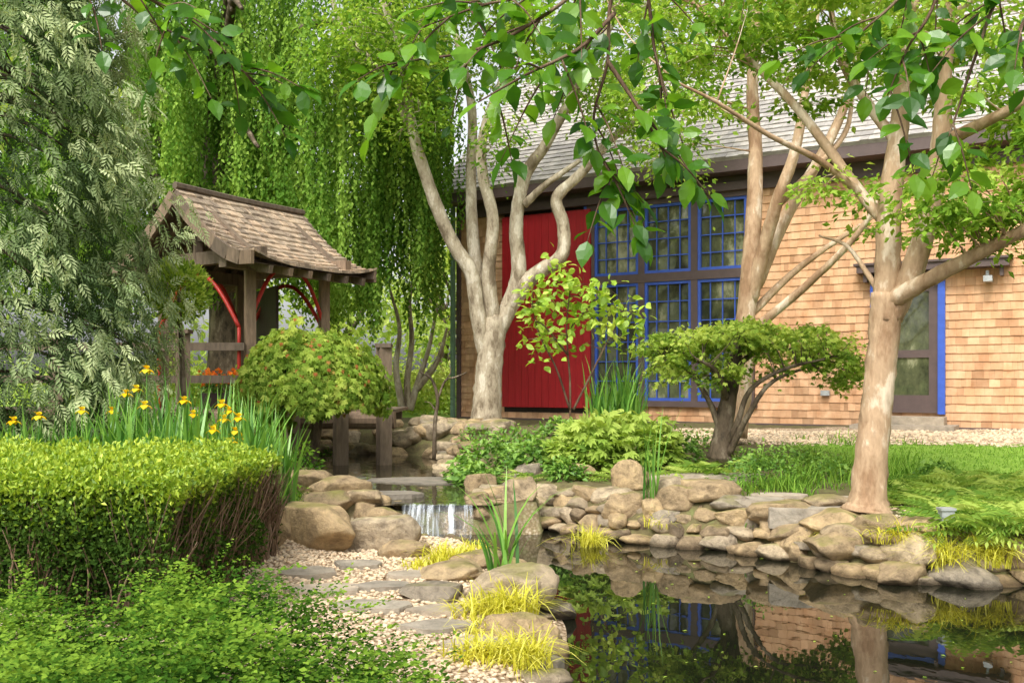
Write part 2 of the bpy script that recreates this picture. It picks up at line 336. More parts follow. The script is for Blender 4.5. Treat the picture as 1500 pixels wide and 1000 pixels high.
for k in range(30):
    t=k/29*(len(path2)-1); i0=min(int(t),len(path2)-2); p=path2[i0]*(1-(t-i0))+path2[i0+1]*(t-i0)
    w=U(.1,.22); rock(b,(p[0]+U(-.12,.05),p[1],.04),w*1.2,w,U(.05,.09),IC2)
def rk(px,py,wpx,hpx,rnd,ic=IC3,flat=1.):
    p=G(px,py); d=p[1]; w=wpx/F*d/2*1.05; h=hpx/F*d/2
    rock(b,(p[0],p[1]+w*.5,p[2]+h*.6),w,w*.8*flat,h*1.2,ic,rnd)
for a in [(370,800,90,56,.45),(455,804,125,76,.5),(548,806,100,58,.9),(495,735,80,50,.3),(590,818,60,28,.3),(470,755,110,40,.2),(425,722,90,40,.25),(530,748,70,28,.6),
          (745,890,130,62,.95),(760,945,100,50,.5),(810,905,80,28,.75),(660,850,95,30,.55),(640,880,110,30,.75),(700,832,80,30,.3),
          (1345,832,110,62,1.),(1425,862,84,40,.75),(1330,858,80,36,.25),(1255,828,130,50,.3),(1485,838,70,50,.3),(1180,806,70,40,.5)]:
    rk(*a)
for a in [(705,722,55,36,.3),(760,735,48,40,.6),(802,738,46,34,.95),(836,750,52,38,.5),(770,702,50,28,.75),(850,700,44,24,.5),(862,735,44,26,.3),(925,718,66,52,.5),(918,766,62,52,.3),
          (975,727,56,36,.9),(1040,735,90,38,.3),(1000,745,60,40,.25),(1100,770,90,34,.5),(1080,745,70,22,.75),(1160,765,110,34,.3),(1230,775,100,30,.5),(960,760,50,36,.5),(1300,790,80,36,.3),(1350,785,80,30,.5),(1180,790,90,30,.25),(1270,800,90,32,.6),(1210,745,90,22,.6),(1420,790,90,30,.3)]:
    rk(*a)
for k in range(130):
    t=rng.integers(0,2)
    if t: x,y=U(-1.3,-.15),U(10.2,16.2)
    else: x,y=U(-3.9,-1.3),U(10,14.2)
    ds=float(sdf(np.array([x]),np.array([y]),STR)[0])
    if -.08<ds<.5: w=U(.1,.24); rock(b,(x,y,float(hgt(x,y))+.03),w*1.1,w,w*.5,IC0)
for k in range(110):
    x=U(-3.4,-.2);y=U(15.4,18); ds=float(sdf(np.array([x]),np.array([y]),STR)[0])
    if ds<-.05: continue
    w=U(.12,.28); rock(b,(x,y,float(hgt(x,y))+.06),w,w,w*.65,IC0,U(.3,1))
for x in np.arange(-1.2,-.25,.17): rock(b,(x,9.93+U(-.04,.04),.12),.14,.14,.15,IC0,.1)
for x,y in ((-1.35,9.6),(-1.5,9.9),(-.3,9.95),(-.1,10.15),(-1.25,10.15)): rock(b,(x,y,.18),.2,.2,.16,IC3,.3)
for x,y in ((-.9,9.45),(-.6,9.5),(-.5,9.3)): rock(b,(x,y,.0),.1,.08,.06,IC0,.1)
b.build('pond_edge_fieldstones',[M_rock],True)
b=B()
def slab(px,py,wpx,dep,rnd,th=.05,zz=None):
    p=G(px,py); w=wpx/F*p[1]/2
    gx=p[0]+np.array([-.6,0,.6,-.6,0,.6])*w; gy=p[1]+dep*np.array([.2,.2,.2,.8,.8,.8]); p[2]=max(p[2],float(np.mean(hgt(gx,gy))))
    if zz is not None: p[2]=zz
    n=9; a=np.sort(np.arange(n)/n*6.283+U(-.22,.22,n)); r=U(.82,1.12,n)
    top=np.stack([p[0]+w*r*np.cos(a),p[1]+dep*.5+dep*.5*r*np.sin(a),np.full(n,p[2]+th)+U(-.004,.004,n)],-1); mid=top.copy(); mid[:,2]-=.012; mid[:,:2]+= (mid[:,:2]-p[:2])*.03; bot=mid.copy(); bot[:,2]-=th+.12
    V=np.vstack([top,mid,bot]); f=list(range(n));t=[n]
    for k in range(2):
        for i in range(n): f+= [k*n+i,(k+1)*n+i,(k+1)*n+(i+1)%n,k*n+(i+1)%n]; t.append(4)
    b.add(V,f,t,0,rnd)
for a in [(440,850,90,.35,.6),(520,835,80,.3,.4),(470,875,120,.3,.8),(560,868,90,.25,.3),(600,850,70,.25,.7),(540,900,130,.3,.5),(650,905,110,.25,.8),(640,930,120,.25,.4),(700,960,110,.3,.7),(780,985,90,.25,.5)]: slab(*a,.03)
slab(625,742,190,.9,.1,.05,.265); slab(560,735,110,.5,.1,.05,.3)
for a in [(1000,715,150,.7,.9),(1060,708,130,.6,.7),(930,706,60,.3,.8),(1110,745,110,.4,.5),(1200,757,130,.4,.5),(1240,742,100,.4,.8),(1150,735,90,.35,.7)]: slab(*a,.05)
b.build('flagstone_path',[M_slab])
b=B(); V1,F1=IC1
n=11000; px=np.concatenate([U(-2.5,.3,n),U(2.3,9,4000),U(2,4.5,900)]); py=np.concatenate([U(3.8,9.4,n),U(13,16.5,4000),U(7.7,9.3,900)])
k=(sdf(px,py,POND)>.06)&(sdf(px,py,STR)>.1); px=px[k];py=py[k]; hz=hgt(px,py); r=U(.007,.018,len(px))*np.where(py>10,1.5,1)
VV=np.stack([px,py,hz+r*.4],-1)[:,None]+V1[None]*r[:,None,None]*np.array([1.2,1,.7])*U(.7,1.3,(len(px),len(V1),1))
b.add(VV.reshape(-1,3),(np.arange(len(px))[:,None]*len(V1)+F1.ravel()[None]).ravel(),np.full(len(px)*len(F1),3),0,np.repeat(U(.25,1,len(px)),len(F1)))
M_peb=solid('pebble',(.68,.55,.39),.8,20,.3,.2,useattr=True,c2=(.48,.37,.25)); b.build('gravel',[M_peb],True)
# ------------------------------------------------------------- house
house=empty('shingled_barn_house')
O3=np.array([-1.28,22.4,0]);Uv=np.array([.8639,-.5037,0]);Nv=np.array([-.5037,-.8639,0]);Zv=np.array([0,0,1.])
def WP(s,z,o=0): return O3+Uv*s+Zv*z+Nv*o
LEN=17.; holes=[(1.25,3.4,.9,5.3),(3.42,7.02,1.15,5.35),(9.2,10.45,.95,3.5)]
b=B()
boxo(b,WP(.02,.3,-.08),Uv*(LEN-.04),Zv*5.7,-Nv*7.8,0,.5)
q=[WP(.02,6,-.08),WP(.02,6,-7.9),WP(.02,9.6,-4)]; q2=[x+Uv*(LEN-.04) for x in q]
b.add(q+q2,[0,2,1,3,4,5],[3,3],0,.5)
b.build('wall_core',[M_darkwood],parent=house)
def shingles(b,O,Ux,Vx,Nx,Wd,Ht,ex,wm,holes=(),th=.018):
    rows=int(Ht/ex)
    for r in range(rows):
        z=r*ex; iv=[(0,Wd)]
        for (a,c,z0,z1) in holes:
            if z+ex*.5>z0 and z+ex*.5<z1:
                nv=[]
                for (p,q_) in iv:
                    if a>p: nv.append((p,min(q_,a)))
                    if c<q_: nv.append((max(p,c),q_))
                iv=[w for w in nv if w[1]-w[0]>.02]
        rowt=U(-.12,.12)
        for p,q_ in iv:
            s=p
            while s<q_-.01:
                w=min(wm*U(.5,1.6),q_-s); 
                if q_-s-w<.04: w=q_-s
                j=U(-.004,.004); t=th*U(.8,1.4); P=np.asarray(O)+Ux*(s+.001)+Vx*(z+j); dw=Ux*(w-.0025)
                T0=Vx*(ex*1.08); 
                b.add([P,P+dw,P+Nx*t,P+dw+Nx*t,P+T0+Nx*.002,P+dw+T0+Nx*.002],[2,3,5,4,0,1,3,2,0,2,4,3,1,5],[4,4,3,3],0,min(1,max(0,rng.normal(.5,.24)+rowt)))
                s+=w
b=B(); shingles(b,WP(0,.72,-.06),Uv,Zv,Nv,LEN,5.1,.15,.13,[(a,c,z0-.72,z1-.72) for a,c,z0,z1 in holes],th=.02)
shingles(b,WP(0.0,.72,-7.8),Nv,Zv,-Uv,7.75,5.1,.15,.15)
b.build('shingle_cladding',[M_shingle],parent=house)
sl=math.radians(41); RU=-Nv*math.cos(sl)+Zv*math.sin(sl); RN=Nv*math.sin(sl)+Zv*math.cos(sl)
b=B(); E0=WP(-.35,5.93,.55)
boxo(b,E0-RN*.08,Uv*(LEN+.7),RU*5.9,RN*.06,0,.3)
RU2=Nv*math.cos(sl)+Zv*math.sin(sl)
boxo(b,WP(-.35,5.93,-8.4)-Zv*.08,Uv*(LEN+.7),RU2*5.85,Zv*.06,0,.3)
shingles(b,E0-RN*.015,Uv,RU,RN,LEN+.7,5.9,.19,.17,th=.024)
b.build('roof',[M_roof],parent=house)
b=B()
boxo(b,WP(-.36,5.66,.5),Uv*(LEN+.72),Zv*.26,-Nv*.05,0)
boxo(b,WP(-.34,5.66,.44),Uv*(LEN+.68),Zv*.03,-Nv*.47,0)
boxo(b,WP(0,5.36,.03),Uv*(LEN),Zv*.3,-Nv*.08,0)
boxo(b,WP(0,.45,.03),Uv*LEN,Zv*.3,-Nv*.08,0)
boxo(b,WP(1.1,5.36,.16),Uv*6.1,Zv*.16,-Nv*.125,0)
boxo(b,WP(-.02,.7,.02),Uv*.1,Zv*4.95,-Nv*.1,0)
for s in np.arange(.2,LEN,.8): boxo(b,WP(s,5.69,.4),Uv*.1,Zv*.12,-Nv*.38,0)
b.build('eave_trim',[M_brown],parent=house)
bb=B();bw=B();bg=B()
s0,s1,z0,z1=3.42,7.02,1.15,5.35
boxo(bg,WP(s0+.05,z0+.05,-.05),Uv*(s1-s0-.1),Zv*(z1-z0-.1),-Nv*.02,0)
zm=3.72
for s in np.linspace(s0,s1-.14,4): boxo(bw,WP(s,z0,.05),Uv*.14,Zv*(z1-z0),-Nv*.1,0)
for z,h in ((z0-.1,.12),(zm-.08,.18),(z1-.1,.12)): boxo(bw,WP(s0-.05,z,.058),Uv*(s1-s0+.1),Zv*h,-Nv*.105,0)
cw=(s1-s0-.14)/3
for c in range(3):
    a=s0+.14+c*cw; e=a+cw-.14
    for (za,zb,nr) in ((z0+.02,zm-.08,6),(zm+.1,z1-.1,4)):
        f=.06
        boxo(bb,WP(a,za,.03),Uv*f,Zv*(zb-za),-Nv*.06,0); boxo(bb,WP(e-f,za,.03),Uv*f,Zv*(zb-za),-Nv*.06,0)
        boxo(bb,WP(a+f,za,.028),Uv*(e-a-2*f),Zv*f,-Nv*.06,0); boxo(bb,WP(a+f,zb-f,.028),Uv*(e-a-2*f),Zv*f,-Nv*.06,0)
        for k in range(1,4): boxo(bb,WP(a+(e-a)*k/4-.01,za+f,.0),Uv*.02,Zv*(zb-za-2*f),-Nv*.03,0)
        for k in range(1,nr): boxo(bb,WP(a+f,za+(zb-za)*k/nr-.01,-.004),Uv*(e-a-2*f),Zv*.02,-Nv*.025,0)
boxo(bb,WP(s0-.1,z0,.07),Uv*.06,Zv*(z1-z0),-Nv*.1,0)
boxo(bb,WP(10.35,.98,.06),Uv*.12,Zv*2.5,-Nv*.1,0); boxo(bb,WP(9.2,.98,.06),Uv*.1,Zv*2.5,-Nv*.1,0)
boxo(bb,WP(9.3,3.4,.055),Uv*1.05,Zv*.09,-Nv*.1,0)
for (a,c,e,h) in ((9.3,1.,.14,2.4),(10.2,1.,.15,2.4),(9.44,1.,.76,.32),(9.44,2.0,.76,.14),(9.44,3.2,.76,.2)): boxo(bw,WP(a,c,.02),Uv*e,Zv*h,-Nv*.06,0)
boxo(bg,WP(9.4,1.1,-.01),Uv*.85,Zv*2.2,-Nv*.02,0)
boxo(bw,WP(9.0,3.56,.3),Uv*2.5,Zv*.14,-Nv*.34,0); boxo(bw,WP(8.95,3.69,.34),Uv*2.6,Zv*.04,-Nv*.4,0)
for s in (9.1,10.3,11.35): boxo(bw,WP(s,3.4,.2),Uv*.06,Zv*.17,-Nv*.22,0)
bb.build('blue_window_frames',[M_blue],parent=house); bw.build('brown_window_mullions',[M_brown],parent=house); bg.build('window_panes',[M_glass],parent=house)
b=B(); s=1.28
while s<3.35: 
    w=.17; boxo(b,WP(s,1.0,.10),Uv*(w-.006),Zv*4.28,-Nv*.06,0); s+=w
b.build('red_barn_door',[M_red],parent=house)
b=B(); 
boxo(b,WP(8.3,1.3,.05),Uv*.16,Zv*.1,-Nv*.08,0)
boxo(b,WP(11.1,3.3,.3),Uv*.14,Zv*.1,-Nv*.25,0); boxo(b,WP(11.13,3.4,.15),Uv*.05,Zv*.1,-Nv*.1,0)
b.build('outlet_and_floodlight',[M_metal],parent=house)
b=B(); boxo(b,WP(-.12,.5,.12),Uv*.09,Zv*5.2,-Nv*.09,0); b.build('downspout',[M_green],parent=house)
b=B(); boxo(b,WP(9.0,.5,.95),Uv*1.7,Zv*.3,-Nv*.9,0,.6); boxo(b,WP(8.8,.45,1.35),Uv*2.0,Zv*.2,-Nv*.39,0,.3); boxo(b,WP(9.1,.8,.5),Uv*1.4,Zv*.14,-Nv*.5,0,.8); b.build('entry_step',[M_slab],parent=house)
# ------------------------------------------------------------- roofed gate on the bridge
gate=empty('roofed_bridge_gate')
R0=np.array([-5.09,15.,0]);rd=norm(np.array([1.2,2.0,0]));rp=norm(np.array([2.0,-1.2,0]));RL=2.33
def GP(l,w,z): return R0+rd*l+rp*w+Zv*z
b=B(); wood=B(); red=B()
prof=[(0,4.55),(.3,4.24),(.6,3.95),(.9,3.70),(1.2,3.49),(1.45,3.37),(1.7,3.32)]
pw=np.array([p[0] for p in prof]);pz=np.array([p[1] for p in prof])
def lift(l,w):
    e=abs(l-RL/2)/(RL/2+.25); return .16*max(0,w/1.7)**2*e**3
for side in (1,-1):
    nr=15
    for r in range(nr):
        w1=1.7-(1.7/nr)*r; w2=max(w1-1.7/nr*1.15,0); z1=np.interp(w1,pw,pz);z2=np.interp(w2,pw,pz)
        l=-.25
        while l<RL+.25:
            dw=min(U(.07,.17),RL+.25-l+.001); j=U(-.01,.01); t=.03*U(.8,1.6)
            A=[GP(l+.003,side*(w1+j),z1+lift(l,w1)),GP(l+dw-.003,side*(w1+j),z1+lift(l+dw,w1))]
            Bt=[A[0]+Zv*t,A[1]+Zv*t]; C=[GP(l+.003,side*w2,z2+.004+lift(l,w2)),GP(l+dw-.003,side*w2,z2+.004+lift(l+dw,w2))]
            b.add(A+Bt+C,[2,3,5,4,0,1,3,2,0,2,4,3,1,5],[4,4,3,3],0,U(0,1)); l+=dw
    for k in range(len(prof)-1):
        for l in (-.27,RL+.2):
            p0=GP(l,side*prof[k][0],prof[k][1]-.11+lift(l,prof[k][0])); p1=GP(l,side*prof[k+1][0],prof[k+1][1]-.11+lift(l,prof[k+1][0])); beam(wood,p0,p1,.06,.2,0)
        V=[GP(-.22,side*prof[k][0],prof[k][1]-.02),GP(RL+.22,side*prof[k][0],prof[k][1]-.02),GP(RL+.22,side*prof[k+1][0],prof[k+1][1]-.02),GP(-.22,side*prof[k+1][0],prof[k+1][1]-.02)]
        wood.add(V,[0,1,2,3],[4])
        for l in np.linspace(.1,RL-.1,6):
            beam(wood,GP(l,side*prof[k][0],prof[k][1]-.09),GP(l,side*prof[k+1][0],prof[k+1][1]-.09),.07,.12)
    beam(wood,GP(-.2,side*1.0,3.38),GP(RL+.2,side*1.0,3.38),.16,.2)
    for l in (.35,RL-.3):
        beam(wood,GP(l,side*1.0,.95),GP(l,side*1.0,3.3),.15,.15)
    for l,dl in ((.35,.5),(RL-.3,-.5)):
        P=[GP(l+dl*t*1.3,side*1.0,2.5+.85*math.sin(t*1.57)) for t in np.linspace(0,1,5)]; tube(red,P,[.035]*5,6,3)
for l in (.2,RL-.2):
    beam(wood,GP(l,-1.45,3.5),GP(l,1.45,3.5),.14,.2); beam(wood,GP(l,-.75,3.85),GP(l,.75,3.85),.1,.14); beam(wood,GP(l,0,3.5),GP(l,0,4.4),.12,.12)
    for sd in (1,-1):
        beam(wood,GP(l,sd*1.35,3.36),GP(l,0,4.4),.1,.16)
        P=[GP(l,sd*(.92-.9*t),2.4+.85*math.sin(t*1.57)) for t in np.linspace(0,1,6)]; tube(red,P,[.035]*6,6,3)
        tube(red,[GP(l,sd*.92,1.0),GP(l,sd*.92,1.7),GP(l,sd*.92,2.4)],[.03]*3,6,3)
tube(wood,[GP(-.25,0,4.6),GP(RL/2,0,4.58),GP(RL+.25,0,4.6)],[.06]*3,6,4)
b.build('shake_roof',[M_proof],parent=gate); wood.build('timber_frame',[M_timber],parent=gate); red.build('red_arched_braces',[M_redd],True,parent=gate)
b=B(); beam(b,GP(RL-.35,-.3,1.0),GP(RL-.35,-.3,3.2),.05,1.3,0); b.build('dark_door_leaf',[M_darkwood],parent=gate)
br=empty('wooden_footbridge'); b=B()
for x in np.arange(-9,-1.95,.16): boxo(b,(x,14.75,1.08),(.15,0,0),(0,1.9,0),(0,0,.05),0,U(0,1))
for y in (14.95,16.5): beam(b,(-9,y,1.0),(-1.9,y,1.0),.12,.15)
tube(b,[(-4.6,14.72,.97),(-3,14.72,.97),(-1.8,14.72,.97)],[.14,.14,.14],12,3,rnd=1.)
for x,y,zt in ((-3.33,14.5,1.18),(-2.6,14.5,1.18),(-1.95,14.56,2.08),(-3.9,14.6,1.1),(-5.05,14.66,2.3),(-7,14.66,2.25)):
    beam(b,(x,y,.05),(x,y,zt),.19,.17,rnd=.6)
    if zt>1.5: boxo(b,(x-.12,y-.12,zt),(.24,0,0),(0,.24,0),(0,0,.06))
for z in (2.1,1.6): beam(b,(-9,14.66,z),(-4.1,14.66,z),.07,.12)
b.build('deck_and_rails',[M_timber],parent=br)
# ------------------------------------------------------------- trees
def crown(lb,wb,limbs,regs,L,T=TD,lmat=0,wmat=0,tw=.012,up=.8,droop=.25,flat=.35,conn=True):
    lp=np.vstack(limbs) if conn else None
    for (c,r,ncl,cr,nl) in regs:
        c=np.asarray(c,float);r=np.asarray(r,float)
        for k in range(ncl):
            v=rv(1)[0]*U(.2,1)**.5; q=c+v*r; rr=cr*U(.6,1.35)
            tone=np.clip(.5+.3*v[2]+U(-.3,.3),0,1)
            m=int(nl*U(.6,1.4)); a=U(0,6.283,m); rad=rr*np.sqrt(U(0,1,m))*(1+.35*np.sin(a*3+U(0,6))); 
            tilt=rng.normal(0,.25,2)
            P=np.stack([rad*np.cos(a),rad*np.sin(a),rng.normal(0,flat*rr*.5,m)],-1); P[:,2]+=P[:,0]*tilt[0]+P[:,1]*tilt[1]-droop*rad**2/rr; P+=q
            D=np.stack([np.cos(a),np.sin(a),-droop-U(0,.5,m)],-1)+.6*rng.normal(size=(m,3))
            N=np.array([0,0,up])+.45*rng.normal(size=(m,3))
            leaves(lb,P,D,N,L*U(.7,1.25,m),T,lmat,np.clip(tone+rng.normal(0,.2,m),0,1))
            if conn:
                dd=np.linalg.norm(lp-q,axis=1)+.6*np.maximum(0,lp[:,2]-q[2]); s=lp[np.argmin(dd)]
                mid=(s+q)/2+rng.normal(0,.06,3)*np.linalg.norm(q-s)+np.array([0,0,.05*np.linalg.norm(q-s)])
                tube(wb,[s,mid,q],[tw*1.5,tw,tw*.35],5,4,wmat)
                for _ in range(3):
                    e=P[rng.integers(0,m)]; tube(wb,[q*.8+mid*.2,(q+e)/2+rng.normal(0,.02,3),e],[tw*.5,tw*.35,tw*.15],4,2,wmat)
def pts(lst): return [W(x,y,d) for x,y,d in lst]
t1=empty('multi_stem_pale_bark_tree'); wb=B();lb=B(); limbs=[]
def limb(wb,l,r,n=10,k=7,mat=0): 
    p=tube(wb,pts(l),r,n,k,mat,wob=.04); limbs.append(p); return p
limb(wb,[(712,640,18),(713,600,18),(716,545,18),(722,490,18),(728,462,18)],[.36,.28,.25,.25,.2],14)
limb(wb,[(712,520,18),(700,460,17.9),(690,400,17.8),(660,350,17.7),(628,270,17.5),(604,190,17.3),(590,90,17.2),(560,0,17)],[.17,.15,.14,.13,.12,.1,.08,.05])
limb(wb,[(716,480,18),(702,420,18.2),(692,340,18.3),(690,250,18.5),(690,150,18.6),(660,20,18.8)],[.15,.14,.12,.1,.09,.06])
limb(wb,[(724,480,18),(716,400,17.8),(722,320,17.6),(706,250,17.5),(712,180,17.4),(760,60,17.2)],[.15,.13,.115,.1,.09,.05])
limb(wb,[(722,500,18),(745,450,18),(760,400,17.9),(756,330,17.8),(768,260,17.7),(800,210,17.5),(850,120,17.3),(900,30,17)],[.17,.17,.15,.13,.12,.1,.08,.05])
limb(wb,[(745,450,18),(780,405,17.8),(822,375,17.6),(825,330,17.6),(816,290,17.5),(850,255,17.3),(900,200,17.2),(960,160,17)],[.16,.14,.13,.12,.11,.09,.07,.04])
limb(wb,[(768,300,17.7),(800,270,17.5),(850,235,17.3)],[.08,.06,.04])
limb(wb,[(604,190,17.3),(560,110,17.5),(500,40,17.8),(480,-40,18)],[.08,.07,.06,.04])
regs=[]
for (px,py,d,rx,ry,rz,n) in [(570,50,17,1.2,1.2,1.1,20),(700,30,17.5,1.4,1.5,1.0,18),(830,80,17,1.3,1.3,.9,17),(930,150,16.8,.9,1,.8,9),(600,150,17,.8,1,.5,6),(980,40,17,1.2,1.3,1.,15),(660,-120,17.5,3.2,2,1.4,34),(880,-120,17,2.5,2,1.3,22),(500,100,17.5,.7,.8,.6,6),(970,230,16.8,.7,.6,.4,4),(700,190,17,.6,.8,.4,3)]:
    regs.append((W(px,py,d),(rx,ry,rz),n,.55,190))
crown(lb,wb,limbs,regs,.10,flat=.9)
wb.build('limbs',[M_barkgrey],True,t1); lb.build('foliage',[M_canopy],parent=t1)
t2=empty('smooth_bark_stewartia_tree'); wb=B();lb=B(); limbs=[]
limb(wb,[(1270,748,8.4),(1272,728,8.4),(1277,660,8.4),(1286,580,8.4),(1294,500,8.4),(1299,430,8.4)],[.22,.16,.14,.13,.13,.14],16)
limb(wb,[(1297,470,8.4),(1300,400,8.4),(1303,300,8.45),(1316,200,8.5),(1326,90,8.6),(1345,-60,8.7)],[.13,.11,.1,.085,.07,.05],12)
limb(wb,[(1302,465,8.4),(1335,400,8.3),(1362,310,8.2),(1378,210,8.1),(1384,100,8.0),(1400,-60,7.9)],[.12,.1,.09,.08,.06,.04],12)
limb(wb,[(1305,440,8.35),(1350,415,8.1),(1420,378,7.8),(1500,338,7.5),(1600,300,7.2)],[.09,.07,.06,.05,.03])
limb(wb,[(1302,330,8.45),(1262,285,8.6),(1215,220,8.8),(1160,150,9.0),(1100,90,9.2),(1040,30,9.4),(980,-40,9.6)],[.06,.05,.045,.04,.032,.028,.02])
limb(wb,[(1262,285,8.6),(1200,235,8.4),(1130,200,8.2),(1050,150,8.0),(990,120,7.9)],[.035,.03,.022,.015,.01])
limb(wb,[(1378,210,8.1),(1420,190,7.8),(1480,160,7.5),(1560,110,7.2)],[.06,.05,.04,.03])
limb(wb,[(1314,210,8.5),(1270,150,8.7),(1230,80,9),(1210,-40,9.2)],[.05,.045,.035,.02])
limb(wb,[(1296,440,8.4),(1270,400,8.6),(1240,360,8.8),(1200,345,9.0)],[.035,.025,.018,.01],6)
limb(wb,[(1330,100,8.6),(1400,20,8.3),(1480,-40,8)],[.04,.03,.02],6)
regs=[]
for (px,py,d,rx,ry,rz,n) in [(1080,30,9,1.0,1.2,.4,18),(1180,110,8.8,.6,.8,.3,5),(1300,30,8.5,1.1,1.1,.5,22),(1440,80,8,1,1,.6,22),(1030,-60,9,2,1.5,.5,20),(1350,-90,8.5,2.,2,.6,30),(1430,290,7.7,.6,.6,.3,14),(1490,320,7.6,.5,.5,.3,8),(1480,210,7.8,.6,.6,.4,10),(1220,290,8.7,.3,.4,.2,3),(1000,110,8.6,.5,.6,.35,5),(1130,30,9,.8,.8,.4,7)]:
    regs.append((W(px,py,d),(rx,ry,rz),n,.28,110))
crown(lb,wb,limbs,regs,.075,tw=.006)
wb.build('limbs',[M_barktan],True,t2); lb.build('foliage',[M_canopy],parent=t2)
t3=empty('tan_bark_crape_myrtle_tree'); wb=B();lb=B(); limbs=[]
limb(wb,[(1075,640,13),(1085,560,13),(1092,470,13),(1098,400,13),(1105,300,13.1),(1106,210,13.2),(1102,120,13.3),(1110,-20,13.4)],[.17,.15,.13,.12,.11,.09,.08,.05],12)
limb(wb,[(1098,440,13),(1120,360,12.8),(1140,290,12.6),(1165,220,12.5),(1180,130,12.4),(1200,0,12.3)],[.11,.09,.08,.07,.05,.03])
limb(wb,[(1105,420,13),(1150,320,13),(1210,215,13),(1245,130,13.1),(1270,0,13.2)],[.1,.085,.07,.05,.03])
limb(wb,[(1085,500,13),(1120,470,12.8),(1190,410,12.5),(1250,350,12.2),(1290,290,12)],[.08,.065,.05,.04,.03])
limb(wb,[(1090,470,13),(1150,410,13.2),(1200,370,13.3),(1260,330,13.4)],[.06,.05,.04,.03])
limb(wb,[(1140,300,12.7),(1200,240,12.9),(1240,190,13.2),(1250,120,13.3)],[.05,.045,.035,.025])
regs=[(W(1090,-30,13.2),(1.8,1.5,.8),20,.4,130),(W(1230,0,13),(1.3,1.3,.8),16,.4,130),(W(1010,180,13),(.7,.6,.4),5,.3,100),(W(1120,110,13.2),(1,1,.5),5,.28,100),(W(1330,300,12.5),(.7,.6,.6),7,.3,110)]
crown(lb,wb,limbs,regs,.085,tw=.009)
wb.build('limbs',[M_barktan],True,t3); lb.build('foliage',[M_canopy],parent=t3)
t4=empty('umbrella_japanese_maple'); wb=B();lb=B(); limbs=[]
D=11.2
limb(wb,[(1056,672,D),(1058,640,D),(1066,590,D),(1075,540,D),(1080,505,D)],[.16,.11,.1,.09,.06],10)
for l in ([(1062,660,D),(1080,620,D-.2),(1100,570,D-.3),(1150,540,D-.5),(1210,525,D-.5)],[(1068,665,D-.1),(1095,610,D-.3),(1130,560,D-.4),(1190,535,D-.1)],[(1058,640,D),(1040,590,D),(1010,545,D+.1),(975,520,D+.1)],[(1068,580,D),(1040,540,D+.3),(1000,520,D+.4)],[(1075,540,D),(1110,515,D+.3),(1170,510,D+.4)],[(1066,590,D),(1050,545,D-.4),(1020,525,D-.6)]):
    limb(wb,l,np.linspace(.045,.012,len(l)),7)
regs=[]
for (px,py,dd,rx,ry,rz,n) in [(1000,505,0,.5,.6,.16,28),(1075,490,0,.6,.8,.15,28),(1150,500,0,.7,.8,.17,28),(1215,520,-.1,.45,.6,.19,20),(975,530,0,.22,.4,.14,7),(1230,550,0,.2,.3,.1,6),(1110,480,.2,.5,.5,.1,14),(1100,535,-.3,.7,.3,.09,9),(1020,545,-.2,.4,.3,.08,6)]:
    regs.append((W(px,py,D+dd),(rx,ry,rz),n,.17,64))
crown(lb,wb,limbs,regs,.05,TPALM,tw=.005,flat=.4,droop=.35)
wb.build('limbs',[M_barkdark],True,t4); lb.build('foliage',[M_maple],parent=t4)
t5=empty('young_lime_leaved_tree'); wb=B();lb=B(); limbs=[]; D=14.5
for l in ([(835,632,D),(835,560,D),(830,480,D),(838,400,D)],[(835,600,D),(815,540,D),(790,490,D),(780,450,D)],[(840,600,D),(870,540,D),(900,480,D),(915,450,D)],[(832,520,D),(800,480,D-.2),(785,470,D-.3)],[(835,480,D),(870,440,D+.2),(880,415,D+.3)]): limb(wb,l,np.linspace(.02,.008,len(l)),5)
regs=[]
for (px,py,n) in [(790,490,5),(795,460,5),(790,430,4),(815,405,3),(838,395,3),(850,450,5),(880,425,4),(910,460,5),(820,490,4),(870,490,4),(835,430,4),(915,485,3)]: regs.append((W(px,py,D),(.28,.4,.25),n,.17,14))
crown(lb,wb,limbs,regs,.13,TL,tw=.006,droop=.1,flat=1.2,up=.5)
wb.build('stems',[M_twig],True,t5); lb.build('foliage',[M_lime],parent=t5)
t6=empty('laceleaf_weeping_maple'); wb=B();lb=B(); c=W(450,600,13.2); 
tube(wb,[(c[0],c[1]+.2,.3),(c[0]+.1,c[1]+.2,1.2),(c[0]-.1,c[1]+.1,1.8)],[.09,.07,.05],8)
PP=[];DD=[];NN=[];TT=[]
for k in range(640):
    a=U(0,6.283); ph0=np.arccos(U(.05,1)); m=rng.integers(12,26); rad=U(.80,1.0)+.10*math.sin(a*3+1)+.06*math.sin(a*7+ph0*5); tone=U(.05,.9)
    ph=ph0+np.linspace(0,U(.3,.7),m); rr=rad*(1+.05*np.sin(np.linspace(0,3.1,m)))
    x=np.sin(np.minimum(ph,1.62))*rr*1.0; zz=1.30+np.cos(ph)*1.0*rr-np.maximum(ph-1.5,0)*.3
    aa=a+rng.normal(0,.08,m); p=np.stack([c[0]+x*np.cos(aa),c[1]+x*np.sin(aa)*.92,zz+rng.normal(0,.025,m)],-1)
    PP.append(p);o_=np.stack([np.cos(aa),np.sin(aa),0*aa],-1);NN.append(np.stack([np.cos(aa)*np.sin(ph),np.sin(aa)*np.sin(ph),np.cos(ph)],-1)); DD.append(o_*np.cos(ph)[:,None].clip(0,1)+np.array([0,0,-.8])); TT.append(np.clip(tone+.15*np.cos(ph)+rng.normal(0,.12,m),0,1))
